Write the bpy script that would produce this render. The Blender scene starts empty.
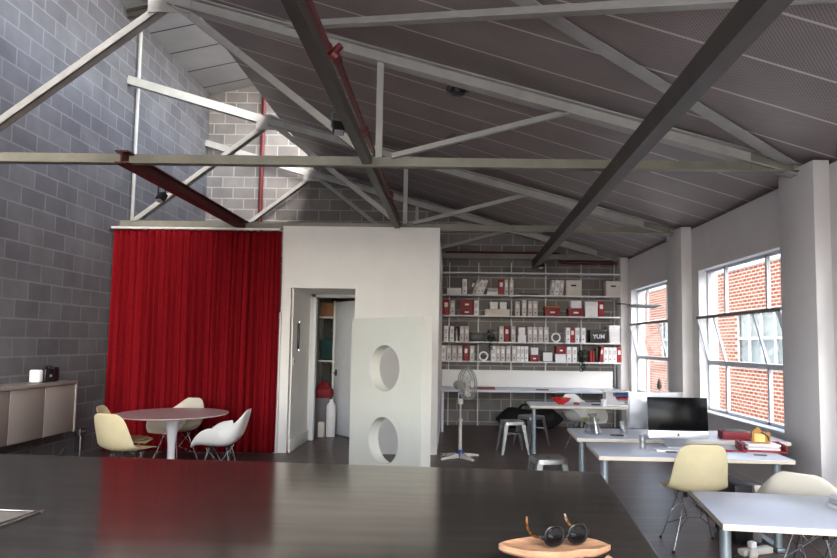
import bpy, bmesh, math, random
from mathutils import Vector, Matrix
random.seed(7)
S = bpy.context.scene
COL = S.collection
PI = math.pi
R = math.radians

# ------------------------------------------------------------------ materials
def lin(c):
    out = []
    for v in c:
        v = v / 255.0
        out.append(v / 12.92 if v <= 0.04045 else ((v + 0.055) / 1.055) ** 2.4)
    return (out[0], out[1], out[2], 1.0)

def newmat(name):
    m = bpy.data.materials.new(name); m.use_nodes = True
    nt = m.node_tree
    b = nt.nodes['Principled BSDF']
    return m, nt, b

def pm(name, c, rough=0.5, metal=0.0, var=0.06, scale=14.0, bump=0.0, spec=0.5, coat=0.0, stretch=None):
    """procedural material: base colour with a little noise variation and optional bump"""
    m, nt, b = newmat(name)
    L = nt.links
    tc = nt.nodes.new('ShaderNodeTexCoord')
    no = nt.nodes.new('ShaderNodeTexNoise'); no.inputs['Scale'].default_value = scale
    no.inputs['Detail'].default_value = 4
    if stretch:
        mp = nt.nodes.new('ShaderNodeMapping'); mp.inputs['Scale'].default_value = stretch
        L.new(tc.outputs['Object'], mp.inputs['Vector']); L.new(mp.outputs[0], no.inputs['Vector'])
    else:
        L.new(tc.outputs['Object'], no.inputs['Vector'])
    rp = nt.nodes.new('ShaderNodeValToRGB')
    a = lin(c)
    rp.color_ramp.elements[0].color = tuple(max(0, x * (1 - var)) for x in a[:3]) + (1,)
    rp.color_ramp.elements[1].color = tuple(min(1, x * (1 + var)) for x in a[:3]) + (1,)
    rp.color_ramp.elements[0].position = .3; rp.color_ramp.elements[1].position = .7
    L.new(no.outputs['Fac'], rp.inputs['Fac']); L.new(rp.outputs['Color'], b.inputs['Base Color'])
    b.inputs['Roughness'].default_value = rough
    b.inputs['Metallic'].default_value = metal
    b.inputs['Specular IOR Level'].default_value = spec
    if coat: b.inputs['Coat Weight'].default_value = coat
    if bump:
        bp = nt.nodes.new('ShaderNodeBump'); bp.inputs['Strength'].default_value = bump
        bp.inputs['Distance'].default_value = .01
        L.new(no.outputs['Fac'], bp.inputs['Height']); L.new(bp.outputs['Normal'], b.inputs['Normal'])
    return m

def brick_mat(name, axes, c1, c2, mortar, bw, bh, ms, bump=.4, rough=.85, noise_amt=.25):
    """masonry laid in world metres; axes picks which two coordinates run along and up the wall"""
    m, nt, b = newmat(name); L = nt.links
    g = nt.nodes.new('ShaderNodeNewGeometry')
    sp = nt.nodes.new('ShaderNodeSeparateXYZ'); L.new(g.outputs['Position'], sp.inputs[0])
    cb = nt.nodes.new('ShaderNodeCombineXYZ')
    L.new(sp.outputs[axes[0]], cb.inputs[0]); L.new(sp.outputs[axes[1]], cb.inputs[1])
    ad = nt.nodes.new('ShaderNodeVectorMath'); ad.operation = 'ADD'; ad.inputs[1].default_value = (40, 40, 0)
    L.new(cb.outputs[0], ad.inputs[0])
    br = nt.nodes.new('ShaderNodeTexBrick')
    br.inputs['Scale'].default_value = 1.0
    br.inputs['Brick Width'].default_value = bw; br.inputs['Row Height'].default_value = bh
    br.inputs['Mortar Size'].default_value = ms; br.inputs['Mortar Smooth'].default_value = .2
    br.inputs['Color1'].default_value = lin(c1); br.inputs['Color2'].default_value = lin(c2)
    br.inputs['Mortar'].default_value = lin(mortar)
    L.new(ad.outputs[0], br.inputs['Vector'])
    no = nt.nodes.new('ShaderNodeTexNoise'); no.inputs['Scale'].default_value = 3.0; no.inputs['Detail'].default_value = 8
    L.new(g.outputs['Position'], no.inputs['Vector'])
    mx = nt.nodes.new('ShaderNodeMix'); mx.data_type = 'RGBA'; mx.blend_type = 'OVERLAY'
    mx.inputs['Factor'].default_value = noise_amt
    L.new(br.outputs['Color'], mx.inputs['A']); L.new(no.outputs['Fac'], mx.inputs['B'])
    L.new(mx.outputs['Result'], b.inputs['Base Color'])
    b.inputs['Roughness'].default_value = rough; b.inputs['Specular IOR Level'].default_value = .25
    bp = nt.nodes.new('ShaderNodeBump'); bp.inputs['Strength'].default_value = bump; bp.inputs['Distance'].default_value = .01
    bp.invert = True
    L.new(br.outputs['Fac'], bp.inputs['Height']); L.new(bp.outputs['Normal'], b.inputs['Normal'])
    return m

def floor_mat():
    m, nt, b = newmat('dark_floorboards'); L = nt.links
    g = nt.nodes.new('ShaderNodeNewGeometry')
    br = nt.nodes.new('ShaderNodeTexBrick'); br.inputs['Scale'].default_value = 1
    br.inputs['Brick Width'].default_value = 2.4; br.inputs['Row Height'].default_value = .11
    br.inputs['Mortar Size'].default_value = .004; br.offset = .37
    br.inputs['Color1'].default_value = lin((72, 56, 53)); br.inputs['Color2'].default_value = lin((88, 70, 66))
    br.inputs['Mortar'].default_value = lin((24, 20, 20))
    ad = nt.nodes.new('ShaderNodeVectorMath'); ad.operation = 'ADD'; ad.inputs[1].default_value = (30, 30, 0)
    L.new(g.outputs['Position'], ad.inputs[0]); L.new(ad.outputs[0], br.inputs['Vector'])
    mp = nt.nodes.new('ShaderNodeMapping'); mp.inputs['Scale'].default_value = (1.2, 14, 1)
    L.new(g.outputs['Position'], mp.inputs['Vector'])
    no = nt.nodes.new('ShaderNodeTexNoise'); no.inputs['Scale'].default_value = 2; no.inputs['Detail'].default_value = 6
    L.new(mp.outputs[0], no.inputs['Vector'])
    mx = nt.nodes.new('ShaderNodeMix'); mx.data_type = 'RGBA'; mx.blend_type = 'OVERLAY'; mx.inputs['Factor'].default_value = .4
    L.new(br.outputs['Color'], mx.inputs['A']); L.new(no.outputs['Fac'], mx.inputs['B'])
    L.new(mx.outputs['Result'], b.inputs['Base Color'])
    b.inputs['Roughness'].default_value = .38
    bp = nt.nodes.new('ShaderNodeBump'); bp.inputs['Strength'].default_value = .25; bp.inputs['Distance'].default_value = .004; bp.invert = True
    L.new(br.outputs['Fac'], bp.inputs['Height']); L.new(bp.outputs['Normal'], b.inputs['Normal'])
    return m

def roof_mat(name, c, seam, pitch, rib, light_seam=True, rough=.45, bump=.5):
    """sheet roofing: joints every `pitch` metres along Y, fine ribs running down the slope"""
    m, nt, b = newmat(name); L = nt.links
    g = nt.nodes.new('ShaderNodeNewGeometry')
    sp = nt.nodes.new('ShaderNodeSeparateXYZ'); L.new(g.outputs['Position'], sp.inputs[0])
    def math_(op, a, v=None):
        n = nt.nodes.new('ShaderNodeMath'); n.operation = op
        if isinstance(a, (int, float)): n.inputs[0].default_value = a
        else: L.new(a, n.inputs[0])
        if v is not None:
            if isinstance(v, (int, float)): n.inputs[1].default_value = v
            else: L.new(v, n.inputs[1])
        return n.outputs[0]
    y = math_('ADD', sp.outputs['Y'], 50.0)
    fr = math_('FRACT', math_('DIVIDE', y, pitch))
    se = math_('LESS_THAN', fr, .042 if light_seam else .05)
    no = nt.nodes.new('ShaderNodeTexNoise'); no.inputs['Scale'].default_value = 1.3; no.inputs['Detail'].default_value = 6
    L.new(g.outputs['Position'], no.inputs['Vector'])
    rp = nt.nodes.new('ShaderNodeValToRGB'); a = lin(c)
    rp.color_ramp.elements[0].position = .3; rp.color_ramp.elements[1].position = .75
    rp.color_ramp.elements[0].color = tuple(x * .82 for x in a[:3]) + (1,)
    rp.color_ramp.elements[1].color = tuple(x * 1.18 for x in a[:3]) + (1,)
    L.new(no.outputs['Fac'], rp.inputs['Fac'])
    # perforation / ribs
    py = math_('SINE', math_('MULTIPLY', y, 2 * PI / max(rib, 1e-3)))
    px = math_('SINE', math_('MULTIPLY', sp.outputs['X'], 2 * PI / max(rib, 1e-3)))
    pr = math_('MULTIPLY', py, px)
    hole = math_('GREATER_THAN', pr, .35)
    mx0 = nt.nodes.new('ShaderNodeMix'); mx0.data_type = 'RGBA'
    L.new(math_('MULTIPLY', hole, .8), mx0.inputs['Factor'])
    L.new(rp.outputs['Color'], mx0.inputs['A']); mx0.inputs['B'].default_value = tuple(x * .25 for x in a[:3]) + (1,)
    mx = nt.nodes.new('ShaderNodeMix'); mx.data_type = 'RGBA'
    L.new(se, mx.inputs['Factor']); L.new(mx0.outputs['Result'] if rib > 0 else rp.outputs['Color'], mx.inputs['A'])
    mx.inputs['B'].default_value = lin(seam)
    L.new(mx.outputs['Result'], b.inputs['Base Color'])
    b.inputs['Roughness'].default_value = rough; b.inputs['Specular IOR Level'].default_value = .5
    b.inputs['Metallic'].default_value = 0.0
    bp = nt.nodes.new('ShaderNodeBump'); bp.inputs['Strength'].default_value = bump; bp.inputs['Distance'].default_value = .01
    L.new(se, bp.inputs['Height']); L.new(bp.outputs['Normal'], b.inputs['Normal'])
    return m

def glass_mat(name, tint=(1, 1, 1, 1), refl=.08):
    m = bpy.data.materials.new(name); m.use_nodes = True; nt = m.node_tree; nt.nodes.clear(); L = nt.links
    o = nt.nodes.new('ShaderNodeOutputMaterial'); mix = nt.nodes.new('ShaderNodeMixShader')
    t = nt.nodes.new('ShaderNodeBsdfTransparent'); t.inputs[0].default_value = tint
    g = nt.nodes.new('ShaderNodeBsdfGlossy'); g.inputs['Roughness'].default_value = .02
    lw = nt.nodes.new('ShaderNodeLayerWeight'); lw.inputs['Blend'].default_value = .5
    pw = nt.nodes.new('ShaderNodeMath'); pw.operation = 'POWER'; pw.inputs[1].default_value = 4.0; L.new(lw.outputs['Facing'], pw.inputs[0])
    ad = nt.nodes.new('ShaderNodeMath'); ad.operation = 'MULTIPLY_ADD'; ad.inputs[1].default_value = .4; ad.inputs[2].default_value = refl * .3
    L.new(pw.outputs[0], ad.inputs[0]); L.new(ad.outputs[0], mix.inputs[0])
    L.new(t.outputs[0], mix.inputs[1]); L.new(g.outputs[0], mix.inputs[2]); L.new(mix.outputs[0], o.inputs[0])
    return m

M = {}
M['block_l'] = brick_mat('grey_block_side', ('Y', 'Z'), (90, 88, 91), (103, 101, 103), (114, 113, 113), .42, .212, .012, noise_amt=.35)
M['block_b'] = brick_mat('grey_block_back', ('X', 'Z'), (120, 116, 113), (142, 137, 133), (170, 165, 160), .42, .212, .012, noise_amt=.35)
M['brick'] = brick_mat('orange_brick', ('Y', 'Z'), (140, 68, 44), (162, 92, 64), (196, 180, 164), .26, .095, .016, noise_amt=.2)
M['brick_x'] = brick_mat('orange_brick_end', ('X', 'Z'), (196, 96, 66), (214, 122, 88), (222, 190, 168), .24, .086, .012, noise_amt=.2)
M['floor'] = floor_mat()
M['roof'] = roof_mat('dark_perforated_roof_sheet', (160, 148, 144), (222, 214, 210), .56, .03)
M['roof_l'] = roof_mat('pale_roof_sheet', (158, 160, 160), (60, 60, 60), .72, .0, light_seam=False)
M['wall'] = pm('painted_grey_wall', (222, 218, 217), .8, var=.03, scale=3, bump=.05)
M['white'] = pm('painted_white', (236, 234, 229), .55, var=.02, scale=4)
M['panelw'] = pm('white_lacquer_panel', (226, 227, 216), .4, var=.02, scale=3)
M['trimw'] = pm('gloss_white_trim', (228, 230, 232), .35, var=.02)
M['steel_p'] = pm('pale_painted_steel', (178, 177, 171), .5, var=.1, scale=6, bump=.05)
M['steel_g'] = pm('weathered_green_grey_steel', (138, 135, 122), .55, var=.14, scale=5, bump=.08)
M['steel_d'] = pm('dark_painted_steel', (72, 67, 62), .5, var=.15, scale=5)
M['steel_r'] = pm('red_oxide_steel', (84, 32, 32), .5, var=.15, scale=6)
M['red_pipe'] = pm('red_gloss_pipe', (100, 22, 26), .4, var=.1)
M['velvet'] = pm('red_drape', (128, 15, 24), .9, var=.1, scale=30, bump=.05, spec=.1)
M['counter'] = pm('zinc_worktop', (144, 140, 134), .12, metal=.92, var=.2, scale=2.2, stretch=(1.0, 7.0, 1.0))
M['chrome'] = pm('chrome_wire', (200, 205, 210), .15, metal=1.0, var=.02)
M['galv'] = pm('galvanised_steel', (150, 152, 152), .32, metal=.9, var=.15, scale=20)
M['legsteel'] = pm('satin_grey_leg', (150, 162, 168), .35, metal=.5, var=.04)
M['shell_c'] = pm('cream_shell', (228, 214, 172), .35, var=.03)
M['shell_w'] = pm('white_shell', (232, 230, 226), .35, var=.02)
M['shell_i'] = pm('ivory_shell', (226, 218, 200), .35, var=.02)
M['lime'] = pm('lime_felt', (190, 184, 96), .9, var=.1, scale=60, bump=.2)
M['seatpad'] = pm('tan_pad', (150, 124, 84), .9, var=.1, scale=60)
M['tulip'] = pm('white_table', (226, 224, 226), .3, var=.02)
M['tulip_top'] = pm('table_laminate', (206, 190, 190), .22, var=.03)
M['desk'] = pm('pale_grey_desktop', (212, 218, 230), .32, var=.03, scale=5)
M['ply'] = pm('birch_edge', (218, 206, 184), .5, var=.12, scale=8, stretch=(1, 1, 40))
M['cab'] = pm('cabinet_mauve_white', (140, 130, 125), .45, var=.02, scale=3)
M['black'] = pm('black_plastic', (22, 22, 24), .4, var=.1)
M['screen'] = pm('black_glass_screen', (7, 7, 9), .2, var=.05, spec=.12)
M['alu'] = pm('anodised_aluminium', (206, 208, 212), .3, metal=.7, var=.03)
M['pcgrey'] = pm('pale_grey_plastic', (206, 208, 206), .4, var=.02)
M['red'] = pm('red_card', (154, 24, 32), .5, var=.08, scale=20)
M['redbox'] = pm('dark_red_box', (132, 26, 38), .5, var=.08, scale=20)
M['greyfile'] = pm('pale_grey_card', (206, 198, 195), .6, var=.05, scale=20)
M['whitefile'] = pm('white_card', (240, 239, 240), .6, var=.03, scale=20)
M['darkfile'] = pm('dark_grey_card', (106, 102, 104), .6, var=.05, scale=20)
M['beige'] = pm('beige_card', (218, 209, 199), .6, var=.05, scale=20)
M['kraft'] = pm('kraft_card', (176, 126, 66), .7, var=.1, scale=20)
M['yellowcard'] = pm('yellow_label_card', (226, 200, 120), .6, var=.06)
M['label'] = pm('paper_label', (236, 234, 230), .7, var=.02)
M['leaf'] = pm('dark_green_leaf', (44, 62, 40), .6, var=.3, scale=30)
M['letters'] = pm('white_lettering', (214, 214, 214), .6, var=.02)
M['fanw'] = pm('ivory_fan_plastic', (206, 202, 192), .4, var=.03)
M['fangrey'] = pm('grey_fan_plastic', (150, 152, 146), .45, var=.05)
M['blue'] = pm('blue_plastic', (36, 60, 110), .4, var=.05)
M['wood'] = pm('pale_live_edge_wood', (164, 126, 98), .45, var=.28, scale=5, stretch=(2, 14, 8), bump=.08)
M['brownwood'] = pm('red_brown_wood', (120, 62, 46), .5, var=.2, scale=10)
M['tort'] = pm('tortoiseshell', (92, 56, 18), .2, var=.95, scale=90)
M['lens'] = pm('dark_lens', (10, 9, 11), .10, var=.1, spec=.35)
M['rim'] = pm('black_acetate', (12, 11, 12), .3, var=.1, spec=.3)
M['gold'] = pm('brass_beads', (206, 168, 92), .25, metal=.9, var=.1)
M['rope'] = pm('tan_leather_cord', (140, 106, 74), .8, var=.2, scale=60)
M['glass'] = glass_mat('window_glass', (.84, .85, .85, 1))
M['glass_d'] = glass_mat('drinking_glass', (.90, .92, .93, 1), .8)
M['darkroom'] = pm('dim_store_wall', (70, 68, 68), .9, var=.1)
M['cardboard'] = pm('brown_cardboard', (150, 104, 74), .8, var=.08)
M['teal'] = pm('dark_teal_fabric', (34, 66, 66), .9, var=.2)
M['canvas'] = pm('black_canvas', (18, 18, 20), .85, var=.3, scale=40, bump=.2)
M['bowl'] = pm('red_enamel', (206, 40, 38), .25, var=.04)
M['asphalt'] = pm('lane_asphalt', (150, 150, 150), .9, var=.1, scale=6)
M['sash'] = pm('white_steel_sash', (206, 210, 216), .45, var=.04)
M['darksash'] = pm('dark_sash_rail', (120, 116, 118), .5, var=.05)

# ------------------------------------------------------------------ mesh helpers
class MB:
    def __init__(s): s.bm = bmesh.new()
    def _xf(s, vs, mat):
        if mat is not None:
            for v in vs: v.co = mat @ v.co
    def box(s, x0, x1, y0, y1, z0, z1, bev=0.0, mat=None, seg=2):
        bm = s.bm
        c = [(x0, y0, z0), (x1, y0, z0), (x1, y1, z0), (x0, y1, z0), (x0, y0, z1), (x1, y0, z1), (x1, y1, z1), (x0, y1, z1)]
        v = [bm.verts.new(p) for p in c]
        fs = [bm.faces.new([v[i] for i in f]) for f in ((0, 3, 2, 1), (4, 5, 6, 7), (0, 1, 5, 4), (1, 2, 6, 5), (2, 3, 7, 6), (3, 0, 4, 7))]
        if bev > 0:
            es = set(e for f in fs for e in f.edges)
            r = bmesh.ops.bevel(bm, geom=list(es), offset=bev, segments=seg, profile=.5, affect='EDGES')
            allv = set(v2 for f in r['faces'] for v2 in f.verts) | set(x for x in v if x.is_valid)
            v = list(allv)
        s._xf(v, mat); return s
    def beam(s, p, q, w, h, up=(0, 0, 1)):
        """bar from p to q, w across, h along `up`"""
        p, q = Vector(p), Vector(q); d = (q - p).normalized(); up = Vector(up)
        sd = d.cross(up).normalized(); u = sd.cross(d).normalized()
        bm = s.bm; vs = []
        for c in (p, q):
            for a, b in ((-1, -1), (1, -1), (1, 1), (-1, 1)):
                vs.append(bm.verts.new(c + sd * (a * w / 2) + u * (b * h / 2)))
        for f in ((3, 2, 1, 0), (4, 5, 6, 7), (0, 1, 5, 4), (1, 2, 6, 5), (2, 3, 7, 6), (3, 0, 4, 7)):
            bm.faces.new([vs[i] for i in f])
        return s
    def angle(s, p, q, w, h, t=.012):
        """rolled steel angle: one vertical leg and one horizontal leg along the bottom"""
        p, q = Vector(p), Vector(q); d = (q - p).normalized(); sd = d.cross(Vector((0, 0, 1))).normalized(); u = sd.cross(d).normalized()
        s.beam(p, q, t, h)
        o = sd * (w / 2 - t/2) - u * (h / 2 - t / 2)
        s.beam(p + o, q + o, w, t)
        return s
    def ibeam(s, p, q, w, h, t=.014):
        p, q = Vector(p), Vector(q); d = (q - p).normalized(); sd = d.cross(Vector((0, 0, 1))).normalized(); u = sd.cross(d).normalized()
        s.beam(p, q, t, h - 2 * t + .002)
        for sg in (-1, 1):
            o = u * sg * (h / 2 - t / 2); s.beam(p + o, q + o, w, t)
        return s
    def tube(s, pts, r, n=8, cap=True, closed=False):
        bm = s.bm; pts = [Vector(p) for p in pts]; rings = []
        N = len(pts); rr = r if isinstance(r, (list, tuple)) else [r] * N
        prev = None
        for i, p in enumerate(pts):
            if closed: d = pts[(i + 1) % N] - pts[i - 1]
            elif i == 0: d = pts[1] - p
            elif i == N - 1: d = p - pts[-2]
            else: d = (pts[i + 1] - p).normalized() + (p - pts[i - 1]).normalized()
            d = d.normalized() if d.length > 1e-9 else Vector((0, 0, 1))
            if prev is None:
                a = d.orthogonal().normalized()
            else:
                a = (prev - d * prev.dot(d)); a = a.normalized() if a.length > 1e-6 else d.orthogonal().normalized()
            prev = a; b = d.cross(a)
            rings.append([bm.verts.new(p + (a * math.cos(2 * PI * k / n) + b * math.sin(2 * PI * k / n)) * rr[i]) for k in range(n)])
        rng = range(N) if closed else range(N - 1)
        for i in rng:
            A, B = rings[i], rings[(i + 1) % N]
            for k in range(n):
                bm.faces.new((A[k], A[(k + 1) % n], B[(k + 1) % n], B[k]))
        if cap and not closed:
            bm.faces.new(rings[0][::-1]); bm.faces.new(rings[-1])
        return s
    def cyl(s, p, q, r, r2=None, n=20):
        return s.tube([p, q], [r, r if r2 is None else r2], n)
    def lathe(s, prof, n=32, c=(0, 0, 0), mat=None):
        bm = s.bm; rings = []; allv = []
        for r, z in prof:
            if r <= 1e-6: v = [bm.verts.new((c[0], c[1], c[2] + z))]
            else: v = [bm.verts.new((c[0] + r * math.cos(2 * PI * k / n), c[1] + r * math.sin(2 * PI * k / n), c[2] + z)) for k in range(n)]
            rings.append(v); allv += v
        for A, B in zip(rings, rings[1:]):
            if len(A) == 1 and len(B) == 1: continue
            for k in range(n):
                j = (k + 1) % n
                if len(A) == 1: bm.faces.new((A[0], B[j], B[k]))
                elif len(B) == 1: bm.faces.new((A[k], A[j], B[0]))
                else: bm.faces.new((A[k], A[j], B[j], B[k]))
        s._xf(allv, mat); return s
    def prism(s, poly, off, mat=None):
        """poly: list of 3-D points in order; off: extrusion vector"""
        bm = s.bm; off = Vector(off)
        a = [bm.verts.new(p) for p in poly]; b = [bm.verts.new(Vector(p) + off) for p in poly]
        n = len(poly)
        bm.faces.new(a[::-1]); bm.faces.new(b)
        for i in range(n): bm.faces.new((a[i], a[(i + 1) % n], b[(i + 1) % n], b[i]))
        s._xf(a + b, mat); return s
    def grid(s, P):
        """P: rows of points -> quads"""
        bm = s.bm
        V = [[bm.verts.new(p) for p in row] for row in P]
        for i in range(len(V) - 1):
            for j in range(len(V[0]) - 1):
                bm.faces.new((V[i][j], V[i][j + 1], V[i + 1][j + 1], V[i + 1][j]))
        return s
    def ball(s, c, r, n=10, sc=(1, 1, 1)):
        prof = [(max(0, r * math.cos(a)) * 1.0, r * math.sin(a) * sc[2]) for a in [(-PI / 2 + PI * k / n) for k in range(n + 1)]]
        prof[0] = (0, prof[0][1]); prof[-1] = (0, prof[-1][1])
        return s.lathe(prof, max(8, n * 2), c)
    def mesh(s, name, mat, shift=None, smooth=True):
        bm = s.bm
        bmesh.ops.recalc_face_normals(bm, faces=bm.faces[:])
        if shift is not None:
            sh = Vector(shift)
            for v in bm.verts: v.co -= sh
        me = bpy.data.meshes.new(name); bm.to_mesh(me); bm.free()
        for m in (mat if isinstance(mat, (list, tuple)) else [mat]): me.materials.append(m)
        if smooth:
            for p in me.polygons: p.use_smooth = True
            try: me.set_sharp_from_angle(angle=R(35))
            except Exception: pass
        return me

def link(name, me, parent=None, loc=(0, 0, 0)):
    o = bpy.data.objects.new(name, me); COL.objects.link(o); o.location = loc
    if parent is not None: o.parent = parent
    return o

ROOTLOC = {}
def tag(o, label, cat, group=None):
    o['label'] = label; o['category'] = cat
    if group: o['group'] = group
    return o

def thing(name, loc, label, cat, group=None, rz=0.0):
    o = bpy.data.objects.new(name, None); COL.objects.link(o)
    o.empty_display_size = .1; o.location = loc; o.rotation_euler = (0, 0, rz)
    ROOTLOC[o.name] = Vector(loc)
    return tag(o, label, cat, group)

def struct_empty(name, loc=(0, 0, 0)):
    o = bpy.data.objects.new(name, None); COL.objects.link(o); o.location = loc; o['kind'] = 'structure'
    ROOTLOC[o.name] = Vector(loc); return o

def part(name, mb, mat, parent, world=False, smooth=True, label=None):
    """a part in its parent's own frame; world=True: shape was drawn in world metres (unrotated parent)"""
    sh = None
    if world:
        sh = Vector((0, 0, 0)); p = parent
        while p is not None: sh = sh + p.location; p = p.parent
    o = link(name, mb.mesh(name, mat, sh, smooth), parent)
    if label: o['label'] = label
    return o

def single(name, mb, mat, label, cat, group=None, smooth=True, rz=None):
    """a thing that is one mesh, drawn in world metres; origin moved to its base"""
    vs = [v.co for v in mb.bm.verts]
    c = Vector(((min(v.x for v in vs) + max(v.x for v in vs)) / 2, (min(v.y for v in vs) + max(v.y for v in vs)) / 2, min(v.z for v in vs)))
    o = link(name, mb.mesh(name, mat, c, smooth), None, c)
    return tag(o, label, cat, group)

def struct(name, mb, mat, smooth=False):
    o = link(name, mb.mesh(name, mat, None, smooth)); o['kind'] = 'structure'; return o

def kids(o): return [c for c in bpy.data.objects if c.parent == o]
def copy_tree(o, parent=None):
    c = o.copy(); COL.objects.link(c)
    if parent is not None: c.parent = parent
    for k in kids(o): copy_tree(k, c)
    return c
def dup(root, loc, rz=None, label=None, group=None):
    c = copy_tree(root); c.location = loc
    if rz is not None: c.rotation_euler = (0, 0, rz)
    if label: c['label'] = label
    if group: c['group'] = group
    return c

def subsurf(o, lv=2, thick=0.0, off=0.0):
    if thick:
        m = o.modifiers.new('thickness', 'SOLIDIFY'); m.thickness = thick; m.offset = off
    m = o.modifiers.new('smooth', 'SUBSURF'); m.levels = lv; m.render_levels = lv
    return o

# ================================================================== THE ROOM
XL, XR, YB, YF = -4.82, 3.30, 12.30, -5.0
b = MB(); b.box(XL - .2, XR + .25, YF - .2, YB + .2, -.12, 0); struct('floor', b, M['floor'])
b = MB(); b.box(XL - .2, XL, .2, YB + .2, 0, 6.37); b.box(XL - .2, XL, YF - .2, -4.6, 0, 6.37); b.box(XL - .2, XL, -4.6, .2, 0, .8); b.box(XL - .2, XL, -4.6, .2, 3.0, 6.37)  # unseen window opening behind the camera, added to let in more daylight
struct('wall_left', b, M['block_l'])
def roofz(x): return 4.97 + (x + 2.7) * (3.20 - 4.97) / (3.3 + 2.7)
def lightz(x): return 6.365 + (x + 4.82) * .23
b = MB()
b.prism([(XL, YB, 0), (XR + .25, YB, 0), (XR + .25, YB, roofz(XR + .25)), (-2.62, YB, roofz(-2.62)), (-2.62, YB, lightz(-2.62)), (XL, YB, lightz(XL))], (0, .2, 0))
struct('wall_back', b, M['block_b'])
b = MB()
def fr_(pts): b.prism([(x, YF, z) for x, z in pts], (0, -.2, 0))
x1 = XR + .25
fr_([(XL, 0), (-4.6, 0), (-4.6, lightz(-4.6)), (XL, lightz(XL))]); fr_([(2.9, 0), (x1, 0), (x1, roofz(x1)), (2.9, roofz(2.9))])
fr_([(-4.6, 4.45), (-2.62, 4.45), (-2.62, lightz(-2.62)), (-4.6, lightz(-4.6))]); fr_([(-2.62, 4.45), (2.9, roofz(2.9) - .35), (2.9, roofz(2.9)), (-2.62, roofz(-2.62))])
struct('wall_front', b, M['wall'])  # out of view; its wide opening is made up for frontal daylight
# main roof: dark perforated sheet sloping down to the window side
def slab_(y0, y1, x0=-2.70, x1=XR + .35): b.prism([(x0, y0, roofz(x0)), (x1, y0, roofz(x1)), (x1, y0, roofz(x1) + .06), (x0, y0, roofz(x0) + .06)], (0, y1 - y0, 0))
b = MB(); slab_(-.8, YB + .2); slab_(YF - .2, -4.6); slab_(-4.6, -.8, -2.70, -2.3); slab_(-4.6, -.8, 3.0, XR + .35)   # unseen rooflight opening, added behind the camera to brighten the room
for y in (-3.65, -2.7, -1.75): slab_(y - .04, y + .04)
struct('ceiling', b, M['roof'])
# raised roof over the left side, open to the sky along its right edge
b = MB()
b.prism([(XL - .3, YF - .2, lightz(XL - .3)), (-2.35, YF - .2, lightz(-2.35)), (-2.35, YF - .2, lightz(-2.35) + .05), (XL - .3, YF - .2, lightz(XL - .3) + .05)], (0, YB + .4 - YF, 0))
struct('ceiling_raised', b, M['roof_l'])
# clerestory posts between the two roofs
b = MB()
for k in range(9):
    y = YF + .2 + k * (YB - YF - .4) / 8
    b.box(-2.68, -2.62, y - .03, y + .03, roofz(-2.65) + .05, lightz(-2.65))
struct('trim_5', b, M['steel_p'])

# right wall with its window openings
bays = [(9.61, 11.79), (6.37, 8.55), (3.13, 5.31), (-.11, 2.07), (-3.35, -1.17)]
Z0, Z1 = .71, 2.565
b = MB()
b.box(XR, XR + .25, YF, YB, 0, Z0); b.box(XR, XR + .25, YF, YB, Z1, 3.16)
edges = [YB] + [v for a in bays for v in (a[1], a[0])] + [YF]
for i in range(0, len(edges), 2): b.box(XR, XR + .25, edges[i + 1], edges[i], Z0, Z1)
struct('wall_right', b, M['wall'])
for i, yc in enumerate((11.98 + .28, 9.085, 5.83, 2.6)):
    b = MB(); y0, y1 = (11.97, YB) if i == 0 else (yc - .3, yc + .3)
    b.box(3.155, XR, y0, y1, 0, 3.2, bev=.006); struct('trim_%d' % (i + 1), b, M['wall'], True)
b = MB(); b.box(XR - .015, XR, YF, 11.97, 0, .12); struct('baseboard_right', b, M['wall'])

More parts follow.
